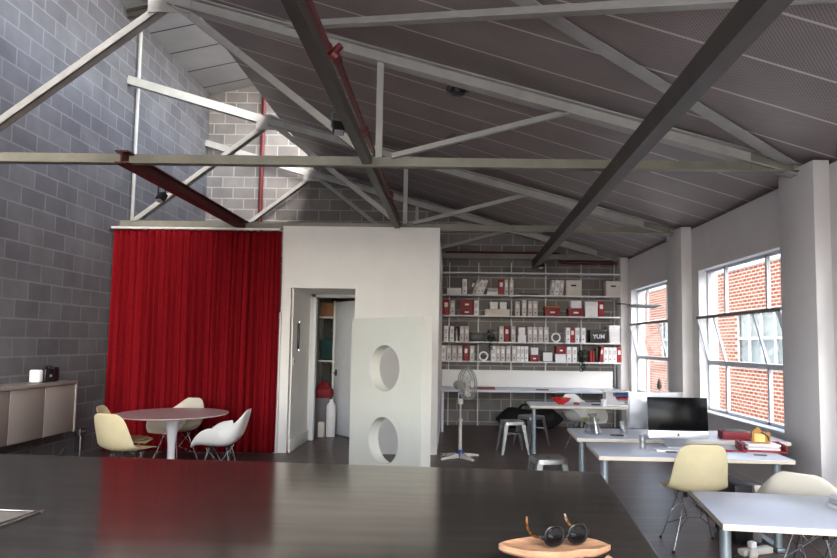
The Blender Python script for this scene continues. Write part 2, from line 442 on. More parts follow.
# steel windows, the middle row tilted inwards from its bottom rail
def window(n, y0, y1, full=True):
    root = struct_empty('window_%d' % n, (XR, y0, Z0))
    xg = 3.43; t = .035
    zr = [Z0, 1.325, 1.95, Z1]
    L_ = y1 - y0; yv = [y0, y0 + .27 * L_, y0 + .745 * L_, y1]
    yv = [y0 + .02, y0 + .56, y1 - .56, y1 - .02]
    f = MB()
    for z in (Z0 + .02, zr[1], zr[2], Z1 - .02): f.box(xg - .02, xg + .02, y0, y1, z - t / 2, z + t / 2)
    for y in (yv[0], yv[3]): f.box(xg - .02, xg + .02, y - t / 2, y + t / 2, Z0, Z1)
    for y in yv[1:3]:
        f.box(xg - .02, xg + .02, y - t / 2, y + t / 2, Z0, zr[1]); f.box(xg - .02, xg + .02, y - t / 2, y + t / 2, zr[2], Z1)
    fr = part('window_frame', f, M['sash'], root, True, False)
    for z0, z1 in ((Z0, zr[1]), (zr[2], Z1)):
        for a, c in zip(yv, yv[1:]):
            p = MB(); p.box(xg - .003, xg + .003, a + t / 2, c - t / 2, z0 + t, z1 - t); part('pane', p, M['glass'], root, True, False)
    # tilted sash
    ang = .26; hh = zr[2] - zr[1] - .02; bz = zr[1] + .015
    def tp(h, o=0.0): return (xg - .01 - math.sin(ang) * h + o * math.cos(ang), bz + math.cos(ang) * h + o * math.sin(ang))
    s_ = MB()
    for y in yv:
        yy = min(max(y, y0 + .04), y1 - .04)
        a, c = tp(0), tp(hh); s_.beam((a[0], yy, a[1]), (c[0], yy, c[1]), .028, .028, (1, 0, 0))
    a = tp(.012); s_.beam((a[0], y0 + .03, a[1]), (a[0], y1 - .03, a[1]), .03, .03)
    sash = part('sash', s_, M['sash'], root, True, False)
    top = MB(); c = tp(hh); top.beam((c[0], y0 + .025, c[1]), (c[0], y1 - .025, c[1]), .035, .035); part('top_rail', top, M['darksash'], sash, True, False)
    for a_, c_ in zip(yv, yv[1:]):
        p = MB(); u, v = tp(.02), tp(hh - .02); p.beam((u[0], (a_ + c_) / 2, u[1]), (v[0], (a_ + c_) / 2, v[1]), .006, c_ - a_ - .05, (0, 1, 0)); part('pane', p, M['glass'], sash, True, False)
    sl = MB(); sl.box(XR - .03, xg, y0 - .03, y1 + .03, Z0 - .025, Z0 + .004, .004); part('window_sill', sl, M['trimw'], root, True)
    rv = MB()
    for y in (y0, y1): rv.box(XR - .002, XR + .25, y - .004, y + .004, Z0, Z1)
    rv.box(XR - .002, XR + .25, y0, y1, Z1 - .006, Z1 + .006)
    part('reveal', rv, M['trimw'], root, True, False)
    return root
for i, (a, c) in enumerate(bays): window(i + 1, a, c)

# ------------------------------------------------------------------ white cubicle with recessed doorway
FY = 9.02
b = MB()
b.box(-2.42, -2.285, FY, FY + .1, 0, 3.185)
b.box(-2.285, -1.37, FY, FY + .1, 2.30, 3.185)
b.box(-1.37, -.19, FY, FY + .1, 0, 3.185)
b.box(-2.42, -2.265, FY + .1, 10.2, 0, 2.35)          # reveal, left
b.box(-1.39, -1.29, FY + .1, 10.2, 0, 2.35)           # reveal, right
b.box(-2.42, -1.29, FY + .1, 10.2, 2.30, 2.36)        # vestibule head
b.box(-2.42, -2.17, 10.2, 10.3, 0, 2.6); b.box(-1.45, -.19, 10.2, 10.3, 0, 2.6); b.box(-2.17, -1.45, 10.2, 10.3, 2.25, 2.6)
b.box(-.29, -.19, FY + .1, 12.28, 0, 3.05)
b.box(-2.42, -2.32, 10.3, 12.28, 0, 2.6); b.box(-2.42, -.19, 10.2, 12.28, 2.6, 2.66)
struct('wall_partition', b, M['white'])
b = MB(); b.box(-2.46, -2.40, FY - .05, FY - .005, 0, 1.95, .004); struct('trim_6', b, M['white'], True)
b = MB(); b.box(-2.265, -2.24, FY + .02, 10.2, 0, .16, .004); struct('baseboard_partition', b, M['white'], True)
# door casing + open leaf
d = struct_empty('door_1', (-1.47, 10.25, 0))
b = MB(); b.box(-2.235, -2.165, 10.165, 10.21, 0, 2.33, .004); b.box(-1.455, -1.395, 10.165, 10.21, 0, 2.33, .004); b.box(-2.235, -1.395, 10.165, 10.21, 2.255, 2.33, .004)
part('door_frame', b, M['trimw'], d, True)
b = MB(); a = math.atan2(.57, -.49)
mat = Matrix.Translation((-.01, .06, 0)) @ Matrix.Rotation(a, 4, 'Z')
b.box(0, .74, -.02, .02, .015, 2.22, .003, mat); leaf = part('leaf', b, M['trimw'], d)
b = MB(); b.tube([mat @ Vector((.68, .02, 1.03)), mat @ Vector((.68, .07, 1.03)), mat @ Vector((.58, .07, 1.03))], .009, 8); b.box(.655, .705, .02, .028, .98, 1.08, .002, mat)
part('door_handle', b, M['black'], leaf)
# things on the reveal
t = thing('pull_handle', (-2.262, 9.42, 1.40), 'black slot-like pull handle with silver ends on the doorway reveal', 'handle')
b = MB(); b.box(-.003, .02, -.028, .028, .03, .41, .006); part('grip', b, M['black'], t)
for z in (0, .41): b = MB(); b.box(-.003, .026, -.03, .03, z, z + .035, .004); part('end_cap', b, M['chrome'], t)
t = thing('light_switch', (-2.262, 9.2, 1.20), 'small white light switch plate inside the doorway reveal', 'switch')
b = MB(); b.box(-.003, .008, -.036, .036, 0, .12, .003); part('plate', b, M['trimw'], t)
b = MB(); b.box(.008, .016, -.012, .012, .045, .08, .002); part('rocker', b, M['darkfile'], t)

# store room contents seen through the door
t = thing('storage_shelf', (-1.95, 11.2, 0), 'dark metal storage shelf inside the dim store room', 'shelf')
for z in (.45, 1.2, 1.95): b = MB(); b.box(-.35, .62, -.2, .25, z, z + .03); part('shelf_board', b, M['greyfile'], t)
for x in (-.35, -.07, .62):
    for y in (-.2, .23): b = MB(); b.box(x - .018, x + .018, y - .018, y + .018, 0, 2.25); part('post', b, M['pcgrey'] if x == -.07 else M['darkfile'], t)
b = MB(); b.box(-2.27, -2.05, 11.03, 11.38, 1.982, 2.22, .004); single('cardboard_box', b, M['cardboard'], 'brown cardboard box on the store room shelf behind the door', 'box')
b = MB(); b.box(-2.27, -1.95, 11.03, 11.38, 1.232, 1.6, .05); single('storage_bag', b, M['teal'], 'dark teal soft bag on the middle store room shelf', 'bag')
b = MB(); b.lathe([(0, 0), (.14, .0), (.165, .07), (.15, .14), (.12, .16), (.09, .22), (.05, .26), (0, .27)], 9, (-2.13, 10.79, .62)); single('red_bundle', b, M['redbox'], 'red cloth bundle on top of the cartons in the store room', 'bundle')
b = MB(); b.box(-2.30, -2.02, 10.68, 10.92, .0, .62, .01); single('carton', b, M['darkfile'], 'dark carton on the store room floor under the red bundle', 'box')
b = MB(); b.lathe([(0, 0), (.075, 0), (.075, .5), (.05, .54), (.03, .56), (.03, .6), (0, .6)], 20, (-1.97, 10.62, 0)); single('gas_canister', b, M['whitefile'], 'white cylinder standing on the store room floor by the door', 'canister')
b = MB(); b.box(-2.16, -2.06, 10.52, 10.62, 0, .24, .004); single('small_carton', b, M['beige'], 'small pale carton on the floor just inside the store room', 'box')

# ------------------------------------------------------------------ roof steelwork
def truss(y, label, s):
    t = thing('roof_truss', (-.7, y, 3.15), label, 'roof truss', 'roof trusses')
    ap = (-2.70, y, 4.75); ze = 3.21
    tie = MB(); tie.angle((XL, y, ze), (XR - .02, y, ze), .09, .105); part('tie_beam', tie, M['steel_g'], t, True, False)
    c = MB(); c.ibeam(ap, (XR - .05, y, 3.165), .13, .12); part('top_chord', c, M['steel_p'], t, True, False)
    for nm, p, q, w, h in (('left_strut', ap, (-4.62, y, 3.26), .085, .075), ('web_diagonal', ap, (-.78, y, 3.26), .07, .075),
                     ('web_post', (-.70, y, 3.25), (-.70, y, 4.17), .06, .055), ('web_diagonal', (-.58, y, 3.27), (1.12, y, 3.73), .06, .06),
                     ('ridge_beam', ap, (XL, y, 5.36), .1, .12)):
        m = MB(); m.angle(p, q, w, h) if nm != 'web_post' else m.beam(p, q, w, h, (0, 1, 0)); part(nm, m, M['steel_p'], t, True, False)
    g = MB(); g.prism([(-2.9, y - .02, 4.62), (-2.5, y - .02, 4.62), (-2.5, y - .02, 4.76), (-2.7, y - .02, 4.86), (-2.9, y - .02, 4.8)], (0, .012, 0)); part('gusset', g, M['steel_p'], t, True, False)
    g = MB(); g.prism([(2.75, y - .02, 3.16), (3.14, y - .02, 3.16), (3.14, y - .02, 3.24), (2.75, y - .02, 3.34)], (0, .012, 0)); part('gusset', g, M['steel_g'], t, True, False)
    return t
truss(5.83, 'pale roof truss nearest the camera, spanning from the left wall to the near pilaster', 1)
truss(9.16, 'middle roof truss crossing just above the red curtain and white cubicle', 2)
truss(12.14, 'farthest roof truss, close against the block wall above the bookshelves', 3)

b = MB(); b.beam((-.80, YF, 3.215), (-.80, 9.1, 3.215), .075, .09)
single('steel_beam', b, M['steel_d'], 'dark steel beam running front to back above the white cubicle', 'beam', smooth=False)
b = MB(); b.beam((1.31, 1.0, 3.06), (1.56, 12.1, 3.06), .11, .15)
single('steel_beam', b, M['steel_d'], 'dark steel box beam running towards the bookshelves above the desks', 'beam', smooth=False)
b = MB(); b.ibeam((-3.02, 5.7, 3.20), (-3.02, 9.25, 3.20), .12, .12)
single('steel_beam', b, M['steel_r'], 'short dark red steel beam high above the red curtain', 'beam', smooth=False)
# wind bracing in the roof plane
def rz_(x): return roofz(x) - .09
b = MB(); b.angle((-2.0, 6.18, rz_(-2.0) - .01), (3.0, 2.7, rz_(3.0) - .01), .08, .085)
single('wind_brace', b, M['steel_p'], 'long pale wind brace rising across the top of the ceiling', 'brace', smooth=False)
b = MB(); b.beam((3.1, 5.79, rz_(3.1) + .06), (-1.9, 3.17, rz_(-1.9) + .06), .12, .012)
single('wind_brace', b, M['steel_p'], 'flat wind brace running from the near pilaster top up to the left', 'brace', smooth=False)
# upper-left purlin
b = MB(); b.ibeam((-4.8, 9.05, 6.28), (-2.4, 9.05, 6.83), .08, .1)
single('roof_purlin', b, M['steel_d'], 'dark purlin under the raised pale roof at top left', 'beam', smooth=False)
b = MB(); b.tube([(-4.775, 9.4, 0), (-4.775, 9.4, 6.36)], .025, 10)
single('conduit', b, M['steel_p'], 'thin pale vertical conduit on the left block wall', 'pipe')
# red sprinkler pipes
t = thing('sprinkler_pipe', (-.87, 4, 3.5), 'red sprinkler pipe running overhead beside the dark beam', 'pipe')
b = MB(); b.tube([(-.885, 1.5, 3.58), (-.885, 4.34, 3.58)], .026, 10); part('pipe', b, M['red_pipe'], t, True)
b = MB(); b.tube([(-.845, 4.42, 3.56), (-.86, 7.0, 3.56), (-.92, 12.0, 3.56)], .026, 10); part('pipe', b, M['red_pipe'], t, True)
b = MB(); b.tube([(-.885, 4.28, 3.58), (-.885, 4.36, 3.58), (-.845, 4.37, 3.56), (-.845, 4.46, 3.56)], .036, 10); part('elbow', b, M['red_pipe'], t, True)
b = MB(); b.cyl((-.865, 4.365, 3.57), (-.80, 4.34, 3.62), .026); part('valve_stub', b, M['red_pipe'], t, True)
for y in (6.0, 8.6): b = MB(); b.cyl((-.86, y - .06, 3.56), (-.86, y + .06, 3.56), .042); part('coupling', b, M['red_pipe'], t, True)
b = MB(); b.tube([(-.15, 12.23, 3.29), (2.0, 12.23, 3.29), (2.04, 12.23, 3.27), (2.05, 12.23, 3.2), (2.06, 12.23, 3.14), (2.10, 12.23, 3.12), (3.27, 12.23, 3.12)], .032, 10)
single('sprinkler_pipe', b, M['red_pipe'], 'dark red horizontal pipe along the back wall above the bookshelves', 'pipe')
b = MB(); b.tube([(-3.74, 12.24, 0), (-3.74, 12.24, 6.5)], .04, 10)
single('sprinkler_pipe', b, M['red_pipe'], 'red vertical pipe on the back wall at upper left', 'pipe')

def spot(loc, label, yaw):
    t = thing('spotlight', loc, label, 'lamp', 'clamp spotlights on the beams', yaw)
    b = MB(); b.tube([(-.05, 0, 0), (-.05, 0, .12), (.05, 0, .12), (.05, 0, 0)], .008, 6); part('bracket', b, M['black'], t)
    m = Matrix.Rotation(R(60), 4, 'X')
    b = MB(); b.box(-.045, .045, -.05, .05, -.035, .035, .01, m); h = part('lamp_head', b, M['black'], t)
    b = MB(); b.box(-.035, .035, -.056, -.049, -.027, .027, .003, m); part('lamp_glass', b, M['alu'], h)
    return t
spot((-.90, 4.85, 3.20), 'black spotlight clamped to the dark beam above the cubicle', .3)
spot((-3.17, 6.85, 3.09), 'black spotlight hanging from the short red beam on the left', -.4)
spot((1.60, 11.6, 2.98), 'small black spotlight on the beam end above the bookshelves', 0)
for (x, y, l) in ((.03, 6.35, 'dark round fixture on the ceiling, the nearer of two'), (.02, 7.95, 'dark round fixture on the ceiling, the farther of two')):
    z = roofz(x)
    t = thing('ceiling_fixture', (x, y, z - .09), l, 'ceiling light', 'dark ceiling fixtures')
    b = MB(); b.lathe([(0, 0), (.07, .005), (.085, .04), (.06, .1)], 18); part('housing', b, M['black'], t)
    b = MB(); b.lathe([(.09, .055), (.125, .05), (.125, .065), (.09, .07)], 18); part('ring', b, M['darkfile'], t)

# ------------------------------------------------------------------ red curtain
t = thing('curtain', (-3.6, 8.93, 0), 'floor-length red pleated curtain across the left of the room', 'curtain')
b = MB(); rows = []
NX, NZ = 420, 26
for j in range(NZ + 1):
    v = j / NZ; z = .02 + v * 3.07; row = []
    for i in range(NX + 1):
        u = i / NX
        ph = 2 * PI * (27 * u + .55 * math.sin(7 * u + 1) + .4 * math.sin(19 * u)) + .35 * math.sin(3 * v + 9 * u)
        amp = (.032 + .03 * (1 - v)) * (.75 + .35 * math.sin(23 * u + 2))
        y = 8.93 + amp * math.sin(ph) + .012 * math.sin(2.3 * ph + v * 2) + .02 * math.sin(6 * u + 2.5 * v)
        x = -4.77 + 2.36 * u + .010 * math.cos(ph)
        row.append((x, y - .10 * (1 - v) ** 2 * (u > 2), z))
    rows.append(row)
b.grid(rows); o = part('drape', b, M['velvet'], t, True)
m = o.modifiers.new('thickness', 'SOLIDIFY'); m.thickness = .004
b = MB(); b.box(-4.8, -2.43, 8.88, 8.98, 3.095, 3.125, .004); part('curtain_rail', b, M['white'], t, True)

# ------------------------------------------------------------------ slab screen with two round holes
def slab():
    t = thing('room_divider', (-.30, 6.5, 0), 'white freestanding slab pierced by two round portholes', 'room divider', None, R(135))
    # local x runs from the near corner to the far left edge, local y is the thickness (away from the camera)
    W, H_, T = 1.2, 1.815, -.135
    holes = [(.60, .50, .25), (.60, 1.27, .25)]
    N = 64
    bm = bmesh.new()
    # split the face into two halves by a line between the holes; ring each hole
    def ringface(z0, z1, hx, hz, r, y):
        sq, ci = [], []
        for k in range(N):
            a = 2 * PI * k / N; c, s = math.cos(a), math.sin(a)
            sc = 1e9
            if c > 1e-9: sc = min(sc, (W - hx) / c)
            if c < -1e-9: sc = min(sc, (0 - hx) / c)
            if s > 1e-9: sc = min(sc, (z1 - hz) / s)
            if s < -1e-9: sc = min(sc, (z0 - hz) / s)
            sq.append(bm.verts.new((hx + c * sc, y, hz + s * sc))); ci.append(bm.verts.new((hx + c * r, y, hz + s * r)))
        for k in range(N):
            bm.faces.new((sq[k], sq[(k + 1) % N], ci[(k + 1) % N], ci[k]))
        # fill the square's corners
        for cx_, cz_ in ((0, z0), (W, z0), (W, z1), (0, z1)):
            a = math.atan2(cz_ - hz, cx_ - hx) % (2 * PI); k = int(a / (2 * PI) * N) % N
            p, q = sq[k], sq[(k + 1) % N]
            if (p.co - q.co).length > 1e-6 and abs(p.co.x - q.co.x) > 1e-6 and abs(p.co.z - q.co.z) > 1e-6:
                bm.faces.new((p, bm.verts.new((cx_, y, cz_)), q))
        return ci
    zm = .885
    F = [ringface(z0, z1, *h, 0) for (z0, z1), h in zip(((0, zm), (zm, H_)), holes)]
    B = [ringface(z0, z1, *h, T) for (z0, z1), h in zip(((0, zm), (zm, H_)), holes)]
    for f, k in zip(F, B):
        for i in range(N): bm.faces.new((f[i], f[(i + 1) % N], k[(i + 1) % N], k[i]))
    def q(*p): bm.faces.new([bm.verts.new(c) for c in p])
    q((0, 0, 0), (0, T, 0), (0, T, H_), (0, 0, H_)); q((W, 0, 0), (W, 0, H_), (W, T, H_), (W, T, 0))
    q((0, 0, H_), (0, T, H_), (W, T, H_), (W, 0, H_)); q((0, 0, 0), (W, 0, 0), (W, T, 0), (0, T, 0))
    bmesh.ops.remove_doubles(bm, verts=bm.verts[:], dist=1e-5)
    mb = MB(); mb.bm.free(); mb.bm = bm
    part('slab', mb, M['panelw'], t, smooth=True)
    b = MB(); b.box(0.02, W - .02, T - .10, T - .001, 0, H_ - .05, .003)
    return t
slab()

# ------------------------------------------------------------------ foreground steel counter
cr = R(-5.2)
t = thing('kitchen_counter', (.768, 3.338, 0), 'long dark zinc-topped counter filling the foreground', 'counter', None, cr)
CX0, CY0 = -4.4, -2.05
b = MB()
hx0, hx1, hy0, hy1 = -3.1, -2.224, -1.75, -1.10
xs = [CX0, hx0, hx1, 0]; ys = [CY0, hy0, hy1, 0]
for z, rev in ((.9, False), (.868, True)):
    V = [[b.bm.verts.new((x, y, z)) for y in ys] for x in xs]
    for i in range(3):
        for j in range(3):
            if i == 1 and j == 1: continue
            b.bm.faces.new((V[i][j], V[i + 1][j], V[i + 1][j + 1], V[i][j + 1]))
    if not rev: TV = V
    else: BV = V
def strip(seq):
    for (a, c) in zip(seq, seq[1:]):
        b.bm.faces.new((TV[a[0]][a[1]], TV[c[0]][c[1]], BV[c[0]][c[1]], BV[a[0]][a[1]]))
strip([(0, 0), (1, 0), (2, 0), (3, 0), (3, 1), (3, 2), (3, 3), (2, 3), (1, 3), (0, 3), (0, 2), (0, 1), (0, 0)])
strip([(1, 1), (2, 1), (2, 2), (1, 2), (1, 1)])
wt = part('worktop', b, M['counter'], t, smooth=False)
mo = wt.modifiers.new('edge', 'BEVEL'); mo.width = .003; mo.segments = 2; mo.limit_method = 'ANGLE'
b = MB(); b.box(CX0 + .03, -.05, CY0 + .05, -.05, 0, .62); b.box(CX0 + .03, hx0 - .03, CY0 + .05, -.05, .62, .866); b.box(hx1 + .03, -.05, CY0 + .05, -.05, .62, .866)
part('cabinet_body', b, M['darkfile'], t, smooth=False)
b = MB()
w = .02
for (x0, x1, y0, y1) in ((hx0 - w, hx1 + w, hy1 - .004, hy1 + w), (hx0 - w, hx1 + w, hy0 - w, hy0 + .004), (hx0 - w, hx0 + .004, hy0, hy1), (hx1 - .004, hx1 + w, hy0, hy1)):
    b.box(x0, x1, y0, y1, .895, .908, .003)
sk = part('sink_rim', b, M['counter'], t)
b = MB()
b.box(hx0 + .002, hx1 - .002, hy0 + .002, hy1 - .002, .70, .71)
b.box(hx0, hx0 + .006, hy0, hy1, .71, .9); b.box(hx1 - .006, hx1, hy0, hy1, .71, .9); b.box(hx0, hx1, hy0, hy0 + .006, .71, .9); b.box(hx0, hx1, hy1 - .006, hy1, .71, .9)
part('sink_basin', b, M['steel_d'], t)
b = MB()
mk = Matrix.Translation((.768, 3.338, 0)) @ Matrix.Rotation(cr, 4, 'Z')
b.box(hx0 + .1, hx1 - .11, hy1 - .13, hy1 - .04, .71, .86, .004, mk); single('cutting_board', b, M['beige'], 'pale chopping board end lying in the counter recess at far left', 'board')

# ------------------------------------------------------------------ wooden tray, sunglasses, trinkets on the counter
t = thing('wooden_tray', (.31, 1.93, .90), 'carved pale wooden tray on the counter at the bottom edge', 'tray', None, R(-4))
def pl(pts, n=6):
    out = []
    N = len(pts)
    for i in range(N):
        p0, p1, p2, p3 = [Vector(pts[(i + k - 1) % N]) for k in range(4)]
        for k in range(n):
            u = k / n
            out.append(.5 * ((2 * p1) + (-p0 + p2) * u + (2 * p0 - 5 * p1 + 4 * p2 - p3) * u * u + (-p0 + 3 * p1 - 3 * p2 + p3) * u ** 3))
    return out
outl = pl([(-.165, .005, 0), (-.12, .05, 0), (-.02, .10, 0), (.06, .105, 0), (.125, .08, 0), (.163, .035, 0), (.16, .02, 0), (.12, -.02, 0), (.07, -.03, 0), (.03, -.055, 0), (-.02, -.06, 0), (-.085, -.055, 0), (-.135, -.03, 0)])
b = MB(); top = []; bot = []
cen = Vector((.0, .02, 0))
rings = []
for k, (s_, z) in enumerate(((0.0, .052), (.55, .052), (.88, .055), (.97, .060), (1.0, .058), (1.0, .045), (.94, .037), (.6, .034), (0, .034))):
    rings.append([b.bm.verts.new((cen + (p - cen) * max(s_, .02)) + Vector((0, 0, z))) for p in outl])
for A, B_ in zip(rings, rings[1:]):
    for i in range(len(outl)): b.bm.faces.new((A[i], A[(i + 1) % len(outl)], B_[(i + 1) % len(outl)], B_[i]))
b.bm.faces.new(rings[0]); b.bm.faces.new(rings[-1][::-1])
part('dish', b, M['wood'], t)
for x, y in ((-.07, -.01), (.07, .03), (.0, .06)): b = MB(); b.lathe([(0, 0), (.016, 0), (.02, .035), (0, .035)], 12, (x, y, 0)); part('foot', b, M['wood'], t)

t = thing('sunglasses', (.345, 1.94, .957), 'dark sunglasses with tortoiseshell arms on the wooden tray', 'sunglasses', None, R(19))
# front lies in local xz, facing -y; upside down, arms go to +y and their tips curl up
def lensring(cx_, s=1.0, n=28):
    out = []
    for k in range(n):
        a = 2 * PI * k / n
        x = .030 * s * abs(math.cos(a)) ** .8 * (1 if math.cos(a) >= 0 else -1); z = .0265 * s * abs(math.sin(a)) ** .85 * (1 if math.sin(a) >= 0 else -1)
        out.append(Vector((cx_ + x, 0, .031 + z)))
    return out
for sx in (-1, 1):
    cx_ = sx * .039
    r1 = lensring(cx_)
    b = MB(); b.tube(r1, .0042, 8, closed=True)
    if sx < 0:
        c_ = MB(); c_.tube([(-.008, 0, .030), (0, .002, .024), (.008, 0, .030)], .004, 8); part('bridge', c_, M['rim'], t)
    part('rim', b, M['rim'], t)
    b = MB(); b.box(sx * .076 - .005, sx * .076 + .005, -.003, .006, .022, .036, .002); part('hinge', b, M['rim'], t)
    b = MB(); inner = lensring(cx_, .94)
    vc = b.bm.verts.new((cx_, -.005, .033)); ring = [b.bm.verts.new(p) for p in inner]; vb = b.bm.verts.new((cx_, -.002, .033)); 
    ring2 = [b.bm.verts.new(p + Vector((0, .002, 0))) for p in inner]
    n = len(ring)
    for i in range(n):
        b.bm.faces.new((ring[i], ring[(i + 1) % n], vc)); b.bm.faces.new((ring2[(i + 1) % n], ring2[i], vb)); b.bm.faces.new((ring[i], ring2[i], ring2[(i + 1) % n], ring[(i + 1) % n]))
    part('lens', b, M['lens'], t)
    b = MB(); b.tube([(sx * .077, .004, .027), (sx * .078, .04, .02), (sx * .076, .08, .016), (sx * .073, .105, .022), (sx * .070, .122, .036), (sx * .066, .13, .055)], [.004, .0045, .004, .0042, .0048, .004], 8)
    part('arm', b, M['tort'], t)
t = thing('bead_string', (.25, 1.865, .90), 'string of small brass beads on the counter under the tray', 'beads')
for k in range(11):
    b = MB(); a = k * .62; b.ball((.012 * k - .05, .018 * math.sin(a), .012), .011, 6); part('bead', b, M['gold'], t)
t = single('leather_cord', MB().tube([(.44, 1.93, .905), (.47, 1.94, .925), (.492, 1.92, .915), (.50, 1.88, .906), (.49, 1.82, .905)], .007, 8), M['rope'], 'tan cord lying at the right end of the tray', 'cord')

# ------------------------------------------------------------------ moulded shell chairs
def side_shell():
    prof = [(.235, .425), (.205, .440), (.12, .440), (.03, .428), (-.06, .424), (-.13, .434), (-.185, .468), (-.215, .53), (-.235, .60), (-.255, .68), (-.272, .755), (-.284, .80), (-.29, .82)]
    hw = [.185, .215, .232, .235, .232, .228, .222, .214, .206, .198, .180, .150, .10]
    rs = [.0, .004, .012, .022, .034, .048, .060, .062, .054, .044, .030, .016, .006]
    return loft(prof, hw, rs, 2.4)
def arm_shell():
    prof = [(.25, .405), (.22, .425), (.14, .425), (.05, .412), (-.04, .406), (-.12, .415), (-.18, .45), (-.22, .51), (-.245, .58), (-.265, .65), (-.283, .72), (-.297, .775), (-.303, .80)]
    hw = [.20, .25, .29, .305, .31, .31, .305, .295, .265, .222, .185, .14, .08]
    rs = [.005, .06, .185, .222, .232, .235, .232, .195, .125, .068, .034, .015, .005]
    return loft(prof, hw, rs, 1.7, True)
def loft(prof, hw, rs, pw, arm=False):
    mb = MB(); rows = []; n = 9 if not arm else 13
    for i, (y, z) in enumerate(prof):
        a = prof[max(0, i - 1)]; c = prof[min(len(prof) - 1, i + 1)]
        ty, tz = c[0] - a[0], c[1] - a[1]; l = math.hypot(ty, tz); ty, tz = ty / l, tz / l
        ny, nz = tz, -ty                     # towards the sitter: up on the seat, forward on the back
        if nz < 0 and ny < 0: ny, nz = -ny, -nz
        row = []
        for k in range(n):
            s = -1 + 2 * k / (n - 1)
            if arm:
                a_ = abs(s)
                x = hw[i] * (1 - (1 - a_) ** 2.0) * (1 if s >= 0 else -1)
                o = rs[i] * a_ ** 2.8
                x += .028 * abs(s) ** 9 * (1 if s >= 0 else -1) * (rs[i] > .05)
            else:
                x = hw[i] * s; o = rs[i] * abs(s) ** pw
            row.append((x, y + ny * o, z + nz * o))
        rows.append(row)
    mb.grid(rows); return mb
def wire_base(t, zt=.405):
    for sx in (-1, 1):
        for sy in (-1, 1):
            b = MB(); b.tube([(sx * .205, sy * .19, .012), (sx * .19, sy * .175, .05), (sx * .085, sy * .09, zt + .005)], .0055, 7); l = part('leg', b, M['chrome'], t)
            b = MB(); b.lathe([(0, 0), (.011, 0), (.012, .018), (0, .02)], 10, (sx * .205, sy * .19, 0)); part('glide', b, M['black'], l)
    b = MB()
    for sx in (-1, 1):
        b.tube([(sx * .165, .155, .13), (sx * .05, 0, .22), (sx * .165, -.155, .13)], .004, 6)
        b.tube([(sx * .13, .13, .24), (-sx * .05, .10, zt)], .004, 6); b.tube([(sx * .13, -.13, .24), (-sx * .05, -.10, zt)], .004, 6)
        b.tube([(sx * .05, 0, .22), (sx * .12, .12, zt)], .004, 6); b.tube([(sx * .05, 0, .22), (sx * .12, -.12, zt)], .004, 6)
    b.tube([(.05, 0, .22), (-.05, 0, .22)], .004, 6)
    part('wire_brace', b, M['chrome'], t)
    for sx in (-1, 1):
        for sy in (-1, 1): b = MB(); b.cyl((sx * .085, sy * .09, zt - .01), (sx * .085, sy * .09, zt + .03), .016, n=10); part('mount', b, M['black'], t)
def chair(name, shellf, mat, loc, rz, label, group, base=True, pad=None):
    t = thing(name, loc, label, 'chair', group, rz)
    o = part('seat_shell', shellf(), mat, t); subsurf(o, 2, .007)
    wire_base(t, .405 if shellf is side_shell else .395)
    if pad:
        b = MB(); b.lathe([(0, 0), (.17, 0), (.185, .012), (.17, .026), (0, .028)], 28, (0, .05, .432 if shellf is arm_shell else .445)); part('seat_pad', b, pad, t)
    return t
G1 = 'chairs around the round table'; G2 = 'chairs at the desks'
# forward of a chair is its local +y
chair('side_chair', side_shell, M['shell_c'], (-3.30, 6.60, 0), R(-15), 'cream moulded side chair nearest the camera at the round table', G1)
chair('side_chair', side_shell, M['shell_c'], (-3.56, 7.12, 0), R(-78), 'cream moulded side chair with tan pad, behind the nearest cream one', G1, pad=M['seatpad'])
chair('armchair', arm_shell, M['shell_i'], (-3.44, 8.12, 0), R(160), 'ivory armchair behind the round table, in front of the curtain', G1)
chair('armchair', arm_shell, M['shell_w'], (-2.52, 7.10, 0), R(95), 'white moulded armchair on the right of the round table', G1)
chair('side_chair', side_shell, M['shell_c'], (1.90, 5.10, 0), R(-4), 'cream moulded side chair facing away at the desk with the black-screened computer', G2)
chair('armchair', arm_shell, M['shell_i'], (2.29, 4.12, 0), R(-42), 'large ivory armchair behind the nearest desk by the window', G2)
chair('armchair', arm_shell, M['shell_w'], (1.98, 9.62, 0), R(215), 'white armchair with lime seat pad behind the farthest desk', G2, pad=M['lime'])
# ------------------------------------------------------------------ round pedestal table
t = thing('round_table', (-3.14, 7.30, 0), 'round white pedestal table in front of the red curtain', 'table')
b = MB(); b.lathe([(0, .700), (.50, .700), (.585, .708), (.60, .716), (.598, .722), (.0, .722)], 72); part('tabletop', b, M['tulip_top'], t)
b = MB(); b.lathe([(0, 0), (.255, 0), (.262, .008), (.24, .018), (.15, .035), (.08, .075), (.048, .15), (.040, .26), (.043, .38), (.056, .50), (.082, .61), (.115, .68), (.125, .70), (0, .70)], 40); part('pedestal', b, M['tulip'], t)

# ------------------------------------------------------------------ wall-hung cabinets on the left wall
ye = 7.58
for i in range(3):
    y1 = ye - i * .555; y0 = y1 - .55
    ds = ['wall-hung pale cabinet unit at the right end, under the small radio', 'pale wall-hung cabinet second from the right end',
          'pale wall-hung cabinet third from the right end', 'pale wall-hung cabinet fourth from the right end', 'pale wall-hung cabinet fifth from the right end']
    t = thing('hanging_cabinet', (-4.62, (y0 + y1) / 2, .47), ds[i], 'cabinet', 'wall-hung cabinets')
    b = MB(); b.box(-4.815, -4.44, y0, y1, .47, 1.02, .002); part('carcass', b, M['cab'], t, True)
    b = MB(); b.box(-4.44, -4.42, y0 + .004, y1 - .004, .475, 1.015, .002); part('door', b, M['cab'], t, True)
b = MB(); b.box(-4.815, -4.405, ye - 3 * .555, ye + .025, 1.022, 1.055, .003); b.box(-4.815, -4.405, ye + .003, ye + .025, .465, 1.022, .002)
single('cabinet_top', b, M['cab'], 'long pale worktop over the wall-hung cabinets', 'worktop')
